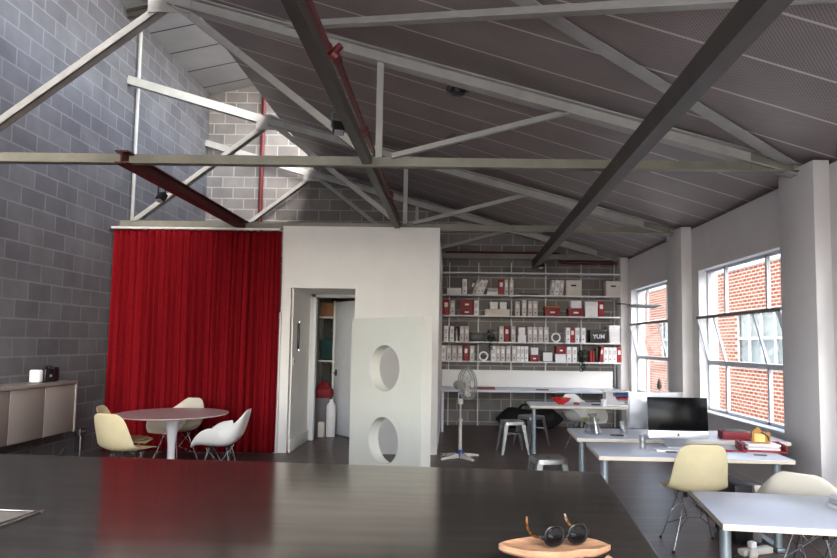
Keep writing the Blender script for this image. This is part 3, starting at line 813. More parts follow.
t = thing('radio', (-4.60, 7.32, 1.056), 'small black radio on the left wall cabinet top', 'radio')
b = MB(); b.box(-.07, .07, -.13, .03, 0, .15, .012); b.box(-.06, .06, .035, .14, 0, .165, .012); part('body', b, M['black'], t)
b = MB(); b.box(.07, .075, -.055, -.015, .055, .085, .002); part('display', b, M['alu'], t)
b = MB(); b.lathe([(0, 0), (.03, 0), (.032, .02), (0, .022)], 14, (0, .04, .16)); part('knob', b, M['black'], t)
b = MB(); b.box(-4.66, -4.54, 7.10, 7.175, 1.056, 1.20, .02); single('speaker', b, M['whitefile'], 'small white box beside the black radio on the cabinet', 'box')
t = thing('pipe_fitting', (-4.80, 8.36, .30), 'small grey pipe fitting low on the left block wall', 'pipe fitting')
b = MB(); b.tube([(0, 0, -.29), (.03, 0, -.25), (.03, 0, .05)], .012, 8); part('pipe', b, M['galv'], t)
b = MB(); b.box(-.01, .06, -.06, .06, .0, .1, .01); b.cyl((.05, 0, .05), (.12, 0, .06), .018, n=10); part('valve', b, M['galv'], t)
b = MB(); b.tube([(-4.78, 7.3, .12), (-4.74, 7.5, .05), (-4.7, 7.75, .10), (-4.72, 7.95, .22)], .008, 6); single('floor_cable', b, M['darkfile'], 'thin cable trailing along the foot of the left wall', 'cable')

# ------------------------------------------------------------------ back wall shelving
SX0, SX1 = -.185, 3.14
SH = [1.225, 1.585, 2.075, 2.465, 2.885]
UX = (-.06, .50, 1.13, 1.79, 2.47, 3.11)
for z, l in zip(SH, ('lowest white shelf of the wall shelving, carrying files', 'second white shelf up, carrying the black lettered box', 'third white shelf up, carrying stacked dark red boxes', 'fourth white shelf up, carrying the cream archive boxes', 'topmost white shelf of the wall shelving, standing empty')):
    t = thing('wall_shelf', (1.48, 12.1, z - .022), l, 'shelf', 'white shelves on the back wall')
    b = MB(); b.box(SX0, SX1, 11.93, 12.235, z - .022, z, .002); part('board', b, M['trimw'], t, True)
    for x in UX: b = MB(); b.prism([(x - .004, 12.235, z - .022), (x - .004, 12.0, z - .022), (x - .004, 12.235, z - .07)], (.008, 0, 0)); part('bracket', b, M['trimw'], t, True, False)
for x, l in zip(UX, ('leftmost thin white upright, next to the white cubicle', 'second thin white upright from the left behind the files', 'third thin white upright from the left behind the files', 'fourth thin white upright from the left behind the files', 'fifth thin white upright from the left behind the files', 'rightmost thin white upright, next to the window wall')):
    b = MB(); b.box(x - .009, x + .009, 12.24, 12.299, .0, 3.1); single('shelf_upright', b, M['trimw'], l, 'shelf upright', 'shelf uprights on the back wall', smooth=False)

def px2x(px): return -.21 + (px - 441) * .0187
RN = {2.465: 'topmost filled shelf', 2.075: 'second filled shelf from the top', 1.585: 'third filled shelf from the top', 1.225: 'lowest shelf'}
ORD = ['first', 'second', 'third', 'fourth', 'fifth', 'sixth', 'seventh', 'eighth', 'ninth', 'tenth', 'eleventh', 'twelfth', 'thirteenth', 'fourteenth']
pend = []
def file_(row, px0, px1, h, col, lean=0.0, kind='ring binder', depth=.27, note=None):
    """one lever-arch file, box file or book; parts: cover, spine label, finger hole"""
    z = SH_[row]; x0, x1 = px2x(px0), px2x(px1); w = x1 - x0 - .004
    t = thing(kind.replace(' ', '_'), ((x0 + x1) / 2, 11.965, z), 'x', 'file', 'files on the ' + RN[z])
    if lean: t.location.x += math.sin(abs(lean)) * h * (-.5 if lean > 0 else .5); t.rotation_euler = (0, lean, 0); t.location.z += abs(math.sin(lean)) * w / 2
    m = {'red': 'red', 'grey': 'greyfile', 'white': 'whitefile', 'dark': 'darkfile', 'black': 'black'}[col]
    b = MB(); b.box(-w / 2, w / 2, 0, depth, 0, h, .003); part('cover', b, M[m], t)
    if w > .05:
        b = MB(); b.box(-w * .3, w * .3, -.0015, .001, h * .52, h * .8); part('spine_label', b, M['label' if col != 'white' else 'greyfile'], t)
        b = MB(); b.cyl((0, -.002, h * .22), (0, .003, h * .22), .012, n=14); part('finger_hole', b, M['black'], t)
    pend.append((t, z, px0, col, kind, note)); return t
SH_ = {1: 2.465, 2: 2.075, 3: 1.585, 4: 1.225}
def obox(row, px0, px1, h, mat, name, label, dz=0.0, depth=.27, plate=False, hole=False, lid=True, y=11.96):
    z = SH_[row] + dz; x0, x1 = px2x(px0), px2x(px1)
    t = thing(name, ((x0 + x1) / 2, y, z), label, 'box', 'boxes on the ' + RN[SH_[row]]); w = x1 - x0 - .004
    if lid:
        b = MB(); b.box(-w / 2 + .004, w / 2 - .004, .004, depth - .004, 0, h - .004, .003); part('body', b, M[mat], t)
        b = MB(); b.box(-w / 2, w / 2, 0, depth, h * .72, h, .003); part('lid', b, M[mat], t)
    else:
        b = MB(); b.box(-w / 2, w / 2, 0, depth, 0, h, .003); part('body', b, M[mat], t)
    if plate: b = MB(); b.box(-w * .16, w * .16, -.003, .005, h * .36, h * .55, .001); part('label_plate', b, M['label'], t)
    if hole: b = MB(); b.box(-.05, .05, -.003, .006, h * .60, h * .71, .004); part('hand_hole', b, M['black'], t)
    return t
# topmost filled shelf
obox(1, 446.6, 461, .115, 'whitefile', 'paper_stack', 'low white box file lying flat at left end of the topmost filled shelf', lid=False)
file_(1, 462, 466.8, .29, 'white')
for px, c, h in ((470.2, 'dark', .27), (474.4, 'grey', .27), (478.2, 'white', .28), (482, 'white', .28)): file_(1, px, px + 3.6, h, c, R(20), 'leaning file')
obox(1, 487, 498, .06, 'whitefile', 'box_file', 'lower of two flat box files left of the red binder on the topmost filled shelf', lid=False)
obox(1, 487.5, 498, .055, 'greyfile', 'box_file', 'upper of two flat box files left of the red binder on the topmost filled shelf', dz=.062, lid=False)
file_(1, 498.6, 503.6, .29, 'red'); file_(1, 504.2, 508.2, .285, 'grey'); file_(1, 509.3, 513.5, .28, 'grey')
obox(1, 519, 538, .03, 'black', 'flat_case', 'thin black case lying flat mid-way on the topmost filled shelf', lid=False)
for px, c in ((550.6, 'grey'), (555.1, 'white'), (559.6, 'grey')): file_(1, px, px + 4.3, .285, c, R(9), 'tilted file')
obox(1, 566, 581.3, .29, 'beige', 'archive_box', 'cream archive box beside three tilted files on the topmost filled shelf', hole=True)
obox(1, 606, 621, .285, 'beige', 'archive_box', 'cream archive box alone at the right end of the topmost filled shelf', hole=True)
# second
file_(2, 443, 449, .29, 'red'); file_(2, 450, 455, .275, 'grey')
obox(2, 460, 473.5, .125, 'redbox', 'storage_box', 'lower of two stacked dark red boxes on the second filled shelf', plate=True)
obox(2, 460.3, 473.2, .16, 'redbox', 'storage_box', 'upper of two stacked dark red boxes on the second filled shelf', dz=.127, plate=True)
file_(2, 474, 478.3, .28, 'white')
obox(2, 485, 510, .12, 'beige', 'storage_box', 'long low beige box under two small white boxes')
obox(2, 490, 498, .13, 'whitefile', 'storage_box', 'left of two small white boxes on the long beige box', dz=.122, plate=True)
obox(2, 499.5, 506.8, .13, 'whitefile', 'storage_box', 'right of two small white boxes on the long beige box', dz=.122, plate=True)
for px, h in ((515.2, .27), (521.8, .295), (527.8, .28), (533, .28)): file_(2, px, px + 4.7, h, 'grey')
obox(2, 545, 560, .16, 'redbox', 'storage_box', 'dark red box with a brassy rim standing alone on the second filled shelf', plate=True, lid=True)
b = MB(); b.box(px2x(545.3), px2x(559.7), 11.965, 12.225, 2.075 + .161, 2.075 + .19, .003); single('folder_pile', b, M['kraft'], 'tan folders lying on the dark red box on the second filled shelf', 'folder')
obox(2, 568.5, 583.5, .155, 'redbox', 'storage_box', 'dark red box under a white box, left of the wide white box', plate=True)
obox(2, 570.5, 581.5, .14, 'whitefile', 'storage_box', 'white box on top of a dark red box on the second filled shelf', dz=.157)
obox(2, 585, 598, .285, 'whitefile', 'archive_box', 'tall wide white box left of the red file on the second filled shelf', plate=True)
file_(2, 598.6, 604.3, .285, 'red')
# third
for px, c in ((444, 'white'), (449.8, 'white'), (460, 'grey'), (464.8, 'grey')): file_(3, px, px + 4.5, .285, c)
t = thing('bottle', (px2x(457), 12.02, SH[1]), 'grey glass bottle between white and grey files on the third filled shelf', 'bottle')
b = MB(); b.lathe([(0, 0), (.035, 0), (.036, .13), (.014, .19), (.013, .24), (0, .24)], 18); part('body', b, M['galv'], t)
b = MB(); b.lathe([(0, .24), (.016, .24), (.016, .265), (0, .265)], 14); part('cap', b, M['black'], t)
obox(3, 470, 486.5, .17, 'black', 'storage_box', 'low black box left of the trailing plant on the third filled shelf', lid=True)
for px, c in ((499.2, 'grey'), (504.6, 'red'), (511, 'grey')): file_(3, px, px + 4.8, .29, c)
obox(3, 517.8, 526.5, .13, 'whitefile', 'storage_box', 'small white box at the bottom of a pair beside grey files', plate=True)
obox(3, 518.6, 525.3, .14, 'whitefile', 'storage_box', 'small white box stacked on another on the third filled shelf', dz=.132, plate=True)
for px in (527.8, 532.9, 538.5, 544): file_(3, px, px + 4.7, .285, 'grey')
def ring(px, row, r, label):
    t = thing('ring_ornament', (px2x(px), 12.0, SH_[row]), label, 'ornament', 'white ring ornaments')
    b = MB(); N = 40; b.tube([(r * math.cos(2 * PI * k / N), 0, r + .016 + r * math.sin(2 * PI * k / N)) for k in range(N)], .016, 10, closed=True); part('ring', b, M['whitefile'], t)
    b = MB(); b.box(-.04, .04, -.03, .03, 0, .008, .002); part('foot', b, M['whitefile'], t)
ring(556.2, 3, .075, 'white ring ornament on the third filled shelf'); ring(484, 4, .075, 'white ring ornament on the lowest shelf')
for px, c in ((566, 'white'), (570.4, 'red'), (575.2, 'white'), (581.3, 'white')): file_(3, px, px + 4.3, .28, c)
t = obox(3, 590, 607.5, .25, 'black', 'storage_box', 'black box lettered YUM in white on the third filled shelf')
cu = bpy.data.curves.new('yum', 'FONT'); cu.body = 'YUM'; cu.size = .105; cu.align_x = 'CENTER'; cu.extrude = .002; cu.offset = .003
to = bpy.data.objects.new('yum_tmp', cu); COL.objects.link(to)
bpy.context.view_layer.update()
me = bpy.data.meshes.new_from_object(to.evaluated_get(bpy.context.evaluated_depsgraph_get()))
bpy.data.objects.remove(to)
me.materials.clear(); me.materials.append(M['letters'])
me.transform(Matrix.Translation((0, -.003, .085)) @ Matrix.Rotation(PI / 2, 4, 'X'))
link('lettering', me, t)
obox(3, 609, 620, .17, 'whitefile', 'archive_box', 'lower white box at the right end of the third filled shelf')
obox(3, 609, 620, .16, 'whitefile', 'archive_box', 'upper white box at the right end of the third filled shelf', dz=.172)
# lowest
for px, c in ((441.6, 'white'), (447, 'grey'), (452.5, 'grey'), (458, 'grey'), (464, 'red'), (470, 'grey')): file_(4, px, px + 4.8, .28, c)
for px, c in ((491.3, 'white'), (496, 'grey'), (500.8, 'grey'), (506.2, 'grey'), (512, 'grey'), (517, 'white'), (520.8, 'white'), (524.8, 'white')): file_(4, px, px + (3.7 if px > 516 else 4.6), .28, c)
obox(4, 530, 539, .125, 'redbox', 'storage_box', 'dark red box under a small white one on the lowest shelf', plate=True)
obox(4, 531, 538.5, .13, 'whitefile', 'storage_box', 'small white box on a dark red box on the lowest shelf', dz=.127, plate=True)
t = thing('picture_frame', (px2x(548), 12.0, SH[0]), 'white card in a dark frame standing on the lowest shelf', 'frame')
b = MB(); b.box(-.095, .095, 0, .12, 0, .2, .003); part('frame', b, M['darkfile'], t)
b = MB(); b.box(-.085, .085, -.003, .002, .01, .17); part('card', b, M['label'], t)
obox(4, 555.3, 566.3, .145, 'whitefile', 'storage_box', 'white box under a dark red box on the lowest shelf')
obox(4, 556.5, 566, .145, 'redbox', 'storage_box', 'dark red box on top of a white box on the lowest shelf', dz=.147, plate=True)
for px in (566.8, 572.4): file_(4, px, px + 4.6, .28, 'white')
for px in (590, 592.4): file_(4, px, px + 2.1, .21, 'red', 0, 'thin book', .2)
file_(4, 595.5, 598, .26, 'black', 0, 'thin book', .22); file_(4, 600, 603, .29, 'red', R(6), 'leaning book', .22)
for px in (603.6, 608, 612.4): file_(4, px, px + 4.2, .28, 'white')
file_(4, 616.8, 621.4, .285, 'red')
from collections import defaultdict
cnt = defaultdict(list)
for p in pend: cnt[(p[1], p[3], p[4])].append(p)
for (z, col, kind), ps in cnt.items():
    ps.sort(key=lambda p: p[2])
    cn = {'dark': 'dark grey'}.get(col, col)
    for i, p in enumerate(ps):
        p[0]['category'] = 'book' if 'book' in kind else 'file'
        if len(ps) == 1: p[0]['label'] = f'only {cn} {kind} on the {RN[z]}'
        else: p[0]['label'] = f'{ORD[i]} {cn} {kind} from the left, {RN[z]}'
def trailing(loc, label, n, drop):
    t = thing('potted_plant', loc, label, 'plant', 'plants on the shelves')
    b = MB(); b.lathe([(0, 0), (.05, 0), (.062, .09), (.055, .09), (.05, .08), (0, .08)], 18); part('pot', b, M['black'], t)
    b = MB()
    for k in range(n):
        a = random.uniform(0, 2 * PI); l = random.uniform(.03, .085); dr = random.uniform(-.07, .14) if random.random() > .35 else -drop * random.random()
        c = Vector((math.cos(a) * l, math.sin(a) * l - (.1 if dr < 0 else 0), .09 + dr)); c.y = min(c.y, .2)
        if dr < -.06: c.y = -.07 - .03 * random.random(); c.x *= .6
        q = Matrix.Rotation(random.uniform(0, 6.3), 4, 'Z') @ Matrix.Rotation(random.uniform(-1, 1), 4, 'X')
        s_ = random.uniform(.02, .035)
        pts = [c + (q @ Vector(v)) * s_ for v in ((0, -1, 0), (.5, -.1, .12), (0, 1, 0), (-.5, -.1, .12))]
        vs = [b.bm.verts.new(p) for p in pts]; b.bm.faces.new(vs)
    part('foliage', b, M['leaf'], t, smooth=False)
trailing((px2x(491), 12.02, SH[1]), 'dark trailing plant beside the low black box on the third filled shelf', 130, .25)
trailing((px2x(582), 12.0, SH[0]), 'bushy dark green plant spilling over the lowest shelf edge', 240, .26)

# ------------------------------------------------------------------ long wall desk and upstand
t = thing('long_desk', (1.5, 11.75, 0), 'long white desk running along the back wall beneath the shelves', 'desk')
b = MB(); b.box(-.18, 3.12, 11.28, 12.2, .70, .735, .003); part('desktop', b, M['desk'], t, True)
for x in (-.15, 3.09): b = MB(); b.box(x - .02, x + .02, 11.32, 11.36, 0, .7); part('leg', b, M['trimw'], t, True)
b = MB(); b.box(-.18, 3.05, 12.17, 12.23, .737, 1.05, .003); single('desk_upstand', b, M['white'], 'long white panel standing behind the wall desk', 'panel')
b = MB(); b.box(.33, .78, 11.5, 11.62, .736, .775, .006); single('wooden_batten', b, M['brownwood'], 'reddish brown wooden bar on the wall desk behind the fan', 'bar')
b = MB(); b.box(1.5, 1.72, 11.38, 11.5, .736, .752, .003); single('notebook', b, M['brownwood'], 'small brown notebook lying on the wall desk', 'notebook')
t = thing('duffel_bag', (1.45, 11.95, 0), 'black soft bag on the floor under the wall desk', 'bag')
b = MB(); rows = []
for i in range(13):
    u = i / 12; x = -.62 + 1.24 * u; r = (.30 if .15 < u < .85 else .2) * (max(0.02, 1 - abs(2 * u - 1) ** 6)) ** .5
    rows.append([(x, .22 * math.cos(a) * (r / .3), max(0.0, .17 + (.20 + .03 * math.sin(9 * u)) * math.sin(a) * (r / .3))) for a in [2 * PI * k / 16 for k in range(17)]])
b.grid(rows); bmesh.ops.remove_doubles(b.bm, verts=b.bm.verts[:], dist=1e-4); o = part('body', b, M['canvas'], t); subsurf(o, 1)
for s_ in (-1, 1): b = MB(); b.tube([(-.2, s_ * .06, .36), (-.12, s_ * .08, .43), (.12, s_ * .08, .43), (.2, s_ * .06, .36)], .012, 8); part('handle', b, M['canvas'], t)

# ------------------------------------------------------------------ pedestal fan
t = thing('pedestal_fan', (.13, 8.82, 0), 'ivory pedestal fan beside the white cubicle, head turned right', 'fan')
for k in range(4):
    a = R(35 + 90 * k); b = MB()
    dv = Vector((math.cos(a), math.sin(a), 0)); n_ = Vector((-dv.y, dv.x, 0))
    rows = []
    for u in (0, .25, .5, .75, .95, 1):
        w = .035 - .008 * u if u < 1 else .012; zt = .065 - .045 * u
        c = dv * (.04 + .27 * u)
        rows.append([c - n_ * w + Vector((0, 0, 0.004 if u < .9 else 0)), c - n_ * w * .6 + Vector((0, 0, zt)), c + n_ * w * .6 + Vector((0, 0, zt)), c + n_ * w + Vector((0, 0, .004 if u < .9 else 0)), c - n_ * w + Vector((0, 0, 0.004 if u < .9 else 0))])
    b.grid(rows); part('foot', b, M['fanw'], t)
b = MB(); b.lathe([(0, .01), (.055, .01), (.055, .075), (.036, .11), (0, .11)], 20); part('base_hub', b, M['blue'], t)
b = MB(); b.lathe([(.0, .10), (.024, .10), (.021, .48), (.028, .485), (.028, .52), (.018, .53), (0, .53)], 16); part('column', b, M['fanw'], t)
b = MB(); b.cyl((0, 0, .52), (0, 0, .78), .012); part('pole', b, M['alu'], t)
b = MB(); b.box(-.035, .035, -.045, .035, .72, .88, .015); cb = part('control_box', b, M['fanw'], t)
b = MB(); b.box(-.024, .024, -.05, -.044, .80, .86, .003); part('button_panel', b, M['blue'], cb)
nrm = Vector((.86, -.50, .10)).normalized(); q = nrm.to_track_quat('Z', 'Y').to_matrix().to_4x4()
hc = Matrix.Translation((.06, -.02, .99)) @ q
b = MB(); b.lathe([(0, -.17), (.045, -.165), (.06, -.14), (.062, -.05), (.05, -.02), (0, -.02)], 20, mat=hc); b.cyl((0, 0, .86), (.02, -.01, .93), .022); part('motor_housing', b, M['fangrey'], t)
b = MB(); r0 = .205
for zz, rr in ((.0, r0), (.035, r0 + .004), (.07, r0), (.095, .13), (-.03, .13), (.105, .06)):
    b.tube([hc @ Vector((rr * math.cos(2 * PI * k / 40), rr * math.sin(2 * PI * k / 40), zz)) for k in range(40)], .0028 if rr < .2 else .006, 6, closed=True)
for k in range(44):
    a = 2 * PI * k / 44; c, s_ = math.cos(a), math.sin(a)
    b.tube([hc @ Vector((c * r, s_ * r, z)) for r, z in ((.05, .105), (.13, .095), (.19, .075), (r0 + .002, .04), (.19, -.005), (.13, -.03), (.06, -.035))], .0017, 4)
part('guard', b, M['fangrey'], t)
b = MB(); b.lathe([(0, .098), (.05, .098), (.052, .108), (0, .115)], 20, mat=hc); part('badge', b, M['fanw'], t)
for k in range(3):
    b = MB(); a0 = 2 * PI * k / 3; rows = []
    for r in (.03, .07, .12, .17):
        rows.append([hc @ Vector((r * math.cos(a0 + f * .75), r * math.sin(a0 + f * .75), .035 + .035 * (f - .5))) for f in (0, .25, .5, .75, 1)])
    b.grid(rows); o = part('blade', b, M['fanw'], t); mm = o.modifiers.new('thickness', 'SOLIDIFY'); mm.thickness = .002
b = MB(); b.tube([(.0, .03, .05), (-.12, .12, .01), (-.24, .14, .008), (-.26, .02, .008), (-.20, .20, .02), (-.27, .26, .01)], .006, 6); part('power_cord', b, M['fanw'], t)

# ------------------------------------------------------------------ metal stools
def stool(loc, rz, label):
    t = thing('metal_stool', loc, label, 'stool', 'galvanised metal stools', rz)
    h = .155
    def rr(s_, z, rad=.05, n=5):
        pts = []
        for (cx_, cy_, a0) in ((s_ - rad, s_ - rad, 0), (-s_ + rad, s_ - rad, 90), (-s_ + rad, -s_ + rad, 180), (s_ - rad, -s_ + rad, 270)):
            for k in range(n + 1):
                a = R(a0 + 90 * k / n); pts.append((cx_ + rad * math.cos(a), cy_ + rad * math.sin(a), z))
        return pts
    b = MB(); rings = [[b.bm.verts.new(p) for p in rr(s_, z, rd)] for s_, z, rd in ((.03, .446, .03), (.11, .446, .045), (.142, .452, .05), (.155, .452, .05), (.158, .445, .05), (.160, .405, .05), (.156, .405, .05), (.150, .44, .05))]
    for A, B_ in zip(rings, rings[1:]):
        n = len(A)
        for i in range(n): b.bm.faces.new((A[i], A[(i + 1) % n], B_[(i + 1) % n], B_[i]))
    b.bm.faces.new(rings[0]); part('seat', b, M['galv'], t)
    b = MB(); b.cyl((0, 0, .4465), (0, 0, .4475), .022, n=16); part('grip_hole', b, M['black'], t)
    for sx in (-1, 1):
        for sy in (-1, 1):
            b = MB(); tx, bx = .148, .205
            for (dx, dy) in ((1, 0), (0, 1)):
                a = Vector((sx * tx, sy * tx, .425)); c = Vector((sx * bx, sy * bx, 0))
                ia = a - Vector((sx * .06 * dx, sy * .06 * dy, 0)); ic = c - Vector((sx * .03 * dx, sy * .03 * dy, 0))
                th = Vector((-sx * .004 * dy, -sy * .004 * dx, 0))
                vs = [b.bm.verts.new(p) for p in (a, ia, ic, c)] + [b.bm.verts.new(p + th) for p in (a, ia, ic, c)]
                for f in ((0, 1, 2, 3), (7, 6, 5, 4), (0, 4, 5, 1), (1, 5, 6, 2), (2, 6, 7, 3), (3, 7, 4, 0)): b.bm.faces.new([vs[i] for i in f])
            part('leg', b, M['galv'], t, smooth=False)
    b = MB()
    for sg in (-1, 1): b.beam((-.165, -.165 * sg, .27), (.165, .165 * sg, .27), .004, .022)
    part('cross_brace', b, M['galv'], t)
    return t
stool((.885, 9.28, 0), R(8), 'metal stool left of the farthest desk, the nearer of that pair')
stool((1.24, 9.98, 0), R(30), 'metal stool partly behind another beside the farthest desk')
stool((.955, 6.36, 0), R(8), 'metal stool just past the far right corner of the counter')

# ------------------------------------------------------------------ desks
def desk(x0, x1, y0, y1, rz, label, z=.70, legs=None):
    """x0,y0 is the near-left corner, rotated about it"""
    t = thing('desk', (x0, y0, 0), label, 'desk', 'white desks by the windows', rz)
    w, d = x1 - x0, y1 - y0
    b = MB(); b.box(0, w, 0, d, z - .005, z, .001); part('desktop', b, M['desk'], t)
    b = MB(); b.box(0.001, w - .001, .001, d - .001, z - .03, z - .005); part('core', b, M['ply'], t, label='pale birch ply edge under the desktop')
    for x, y in (legs or ((.06, .12), (w - .09, .12))):
        b = MB(); b.cyl((x, y, .02), (x, y, z - .03), .029, n=18); b.cyl((x, y, z - .05), (x, y, z - .03), .045, n=18); l = part('leg', b, M['legsteel'], t)
        b = MB(); b.box(x - .03, x + .03, y - .06, y + d * .78 - .1, 0, .03, .006); part('foot_bar', b, M['legsteel'], l)
    b = MB(); b.box(.12, w - .12, d / 2 - .02, d / 2 + .02, z - .07, z - .03); part('rail', b, M['legsteel'], t)
    return t
desk(1.139, 2.60, 4.98, 5.68, R(-3.5), 'white desk carrying the computer with the black screen')
desk(1.150, 3.05, 5.90, 6.62, R(-3), 'white desk with carafe behind the black-screened computer', legs=((.06, .12), (1.25, .12)))
desk(1.096, 2.70, 8.93, 9.60, R(-2), 'white desk farthest from camera carrying the red bowl')
desk(1.312, 2.9, 3.142, 3.86, R(-8.5), 'white desk nearest the camera at the right edge', legs=((.07, .24), (1.5, .24)))
# computers
def computer(loc, rz, label):
    t = thing('desktop_computer', loc, label, 'computer', 'all-in-one computers', rz)
    W = .50
    tm = Matrix.Translation((0, 0, .2)) @ Matrix.Rotation(R(-6), 4, 'X') @ Matrix.Translation((0, 0, -.2)); c0 = len(bpy.data.objects)
    b = MB(); b.box(-W / 2, W / 2, -.012, .012, .07, .415, .008); part('body', b, M['alu'], t)
    b = MB(); rows = []
    for k in range(9):
        u = -1 + k / 4; rows.append([(W / 2 * .97 * u, .012 + .035 * (1 - u * u) * (1 - v * v), .245 + .165 * v) for v in [-1 + j / 4 for j in range(9)]])
    b.grid(rows); part('back_shell', b, M['alu'], t)
    b = MB(); b.box(-W / 2 + .002, W / 2 - .002, -.016, -.011, .137, .413, .004); part('screen', b, M['screen'], t)
    b = MB(); b.box(-W / 2 + .002, W / 2 - .002, -.016, -.011, .072, .136, .003); part('chin', b, M['alu'], t)
    # maker's mark on the chin: a bitten apple outline with a leaf
    b = MB(); pts = []
    for k in range(40):
        a = 2 * PI * k / 40; r = .0125 * (1 - .10 * max(0, math.cos(a - PI / 2)) ** 6 - .06 * max(0, math.cos(a + PI / 2)) ** 10)
        x, z = r * math.cos(a), r * 1.08 * math.sin(a)
        dx, dz = x - .0155, z - .001
        if math.hypot(dx, dz) < .0075:
            x = .0155 - math.sqrt(max(0, .0075 ** 2 - dz * dz))
        pts.append((x, -.0165, .104 + z))
    b.prism(pts, (0, .0012, 0))
    b.prism([(.0005, -.0165, .119), (.004, -.0165, .1215), (.0055, -.0165, .1265), (.002, -.0165, .124)], (0, .0012, 0)); part('logo', b, M['black'], t)
    for o in kids(t): o.data.transform(tm)
    b = MB(); b.box(-.1, .1, -.07, .10, 0, .006, .002); b.beam((0, .095, .003), (0, .02, .22), .19, .006, (0, 1, .3)); part('stand', b, M['alu'], t)
    return t
computer((1.915, 5.47, .70), R(-4), 'computer with black screen facing the camera on the desk')
computer((1.93, 6.10, .70), R(178), 'computer seen from behind, pale back facing the camera')
t = thing('keyboard', (1.86, 5.26, .70), 'slim keyboard in front of the black-screened computer', 'keyboard', None, R(-4))
b = MB(); b.box(-.2, .2, -.055, .055, 0, .010, .003); kb = part('base', b, M['alu'], t)
b = MB()
for i in range(14):
    for j in range(5): b.box(-.195 + i * .0279, -.195 + i * .0279 + .024, -.05 + j * .0203, -.05 + j * .0203 + .0165, .010, .0135)
part('keys', b, M['whitefile'], t, smooth=False)
def tumbler(loc, r, h, label):
    t = thing('drinking_glass', loc, label, 'glass', 'drinking glasses on the desks')
    b = MB(); b.lathe([(0, 0), (r * .82, 0), (r, h), (r - .003, h), (r * .82 - .003, .012), (0, .012)], 24); part('tumbler', b, M['glass_d'], t)
tumbler((1.66, 6.22, .70), .042, .12, 'clear tumbler to the right of the carafe'); tumbler((1.58, 5.34, .70), .03, .12, 'small clear glass left of the black-screened computer')
t = thing('carafe', (1.36, 6.22, .70), 'clear glass carafe flaring to a wide base on the desk', 'carafe')
b = MB(); b.lathe([(0, 0), (.085, 0), (.088, .012), (.05, .11), (.032, .16), (.045, .19), (.042, .19), (.029, .16), (.047, .11), (.083, .014), (0, .012)], 32); part('vessel', b, M['glass_d'], t)
b = MB(); b.box(1.50, 1.62, 6.06, 6.12, .70, .712, .003); single('phone', b, M['black'], 'black phone lying between carafe and tumbler', 'phone')
b = MB(); b.box(1.72, 1.80, 5.16, 5.20, .70, .71, .003); b.bm.normal_update(); single('eraser', b, M['darkfile'], 'small dark box lying at the front of the computer desk', 'box')
t = thing('mouse', (2.14, 5.22, .70), 'white mouse beside the slim keyboard', 'mouse'); b = MB(); b.lathe([(0, 0), (.03, 0), (.032, .012), (.022, .024), (0, .028)], 18); part('shell', b, M['whitefile'], t)
t = thing('red_case', (2.62, 6.0, .702), 'red box with open top beside the window sill', 'box', None, R(-10))
b = MB(); b.box(-.12, .12, -.1, .1, 0, .07, .005); part('body', b, M['redbox'], t)
b = MB(); b.box(-.09, .09, -.07, .07, .07, .078, .002); part('inlay', b, M['darkfile'], t)
b = MB(); b.box(2.76, 2.95, 5.98, 6.12, .702, .745, .006); single('wallet', b, M['black'], 'dark flat case beside the red box near the window', 'case')
t = thing('letter_tray', (2.56, 5.36, .70), 'dark red paper tray stacked with papers on the computer desk', 'tray', None, R(-12))
b = MB(); b.box(-.17, .17, -.13, .13, 0, .012, .003)
for (x0, x1, y0, y1) in ((-.17, -.16, -.13, .13), (.16, .17, -.13, .13), (-.17, .17, .12, .13)): b.box(x0, x1, y0, y1, .012, .06, .002)
part('tray', b, M['redbox'], t)
for i, (m, a) in enumerate((('whitefile', 3), ('greyfile', -4), ('whitefile', 6))):
    b = MB(); b.box(-.125, .125, -.10, .09, 0, .014, .001, Matrix.Translation((0, 0, .013 + .0155 * i)) @ Matrix.Rotation(R(a), 4, 'Z'))
    o = single('paper_stack', b, M[m], ['lowest sheaf of papers in the dark red tray', 'middle grey sheaf of papers in the dark red tray', 'topmost sheaf of papers in the dark red tray'][i], 'paper', 'papers in the red tray')
    o.location = Vector((2.56, 5.36, .70 + .013 + .0155 * i)); o.rotation_euler = (0, 0, R(-12))
for i in range(0): pass
t = thing('parcel', (2.57, 5.38, .762), 'yellow and brown cardboard packet on top of the paper tray', 'box', None, R(-20))
b = MB(); b.box(-.07, .07, -.05, .05, 0, .085, .004); part('carton', b, M['kraft'], t)
b = MB(); b.box(-.05, .03, -.053, -.049, .008, .075, .001); part('front_label', b, M['yellowcard'], t)
b = MB(); b.prism([(-.07, -.05, .085), (.02, -.05, .085), (-.02, -.02, .125)], (0, .05, 0)); part('flap', b, M['kraft'], t)
b = MB(); b.tube([(.0, -.055, .09), (.05, -.056, .06), (.06, -.056, .02)], .006, 6); part('strap', b, M['black'], t)
for i, (p, q_, c, l) in enumerate((((2.24, 5.30, .706), (2.38, 5.22, .706), 'red', 'red pen lying right of the keyboard'), ((2.22, 5.24, .706), (2.34, 5.26, .706), 'redbox', 'dark red pen crossing behind the red pen'),
                                   ((2.38, 5.10, .706), (2.47, 5.07, .706), 'darkfile', 'dark marker near the front edge of the desk'))):
    b = MB(); b.cyl(p, q_, .006, n=8); single('pen', b, M[c], l, 'pen', 'pens on the computer desk')
# near desk papers
for i in range(3):
    b = MB(); b.box(2.03 + .012 * i, 2.33 + .012 * i, 3.30, 3.52, .70 + .022 * i, .72 + .022 * i, .002)
    single('document_stack', b, M['whitefile' if i != 1 else 'greyfile'], ['lowest of the documents stacked on the nearest desk', 'middle document of the stack on the nearest desk', 'top document of the stack on the nearest desk'][i], 'paper', 'documents on the nearest desk')
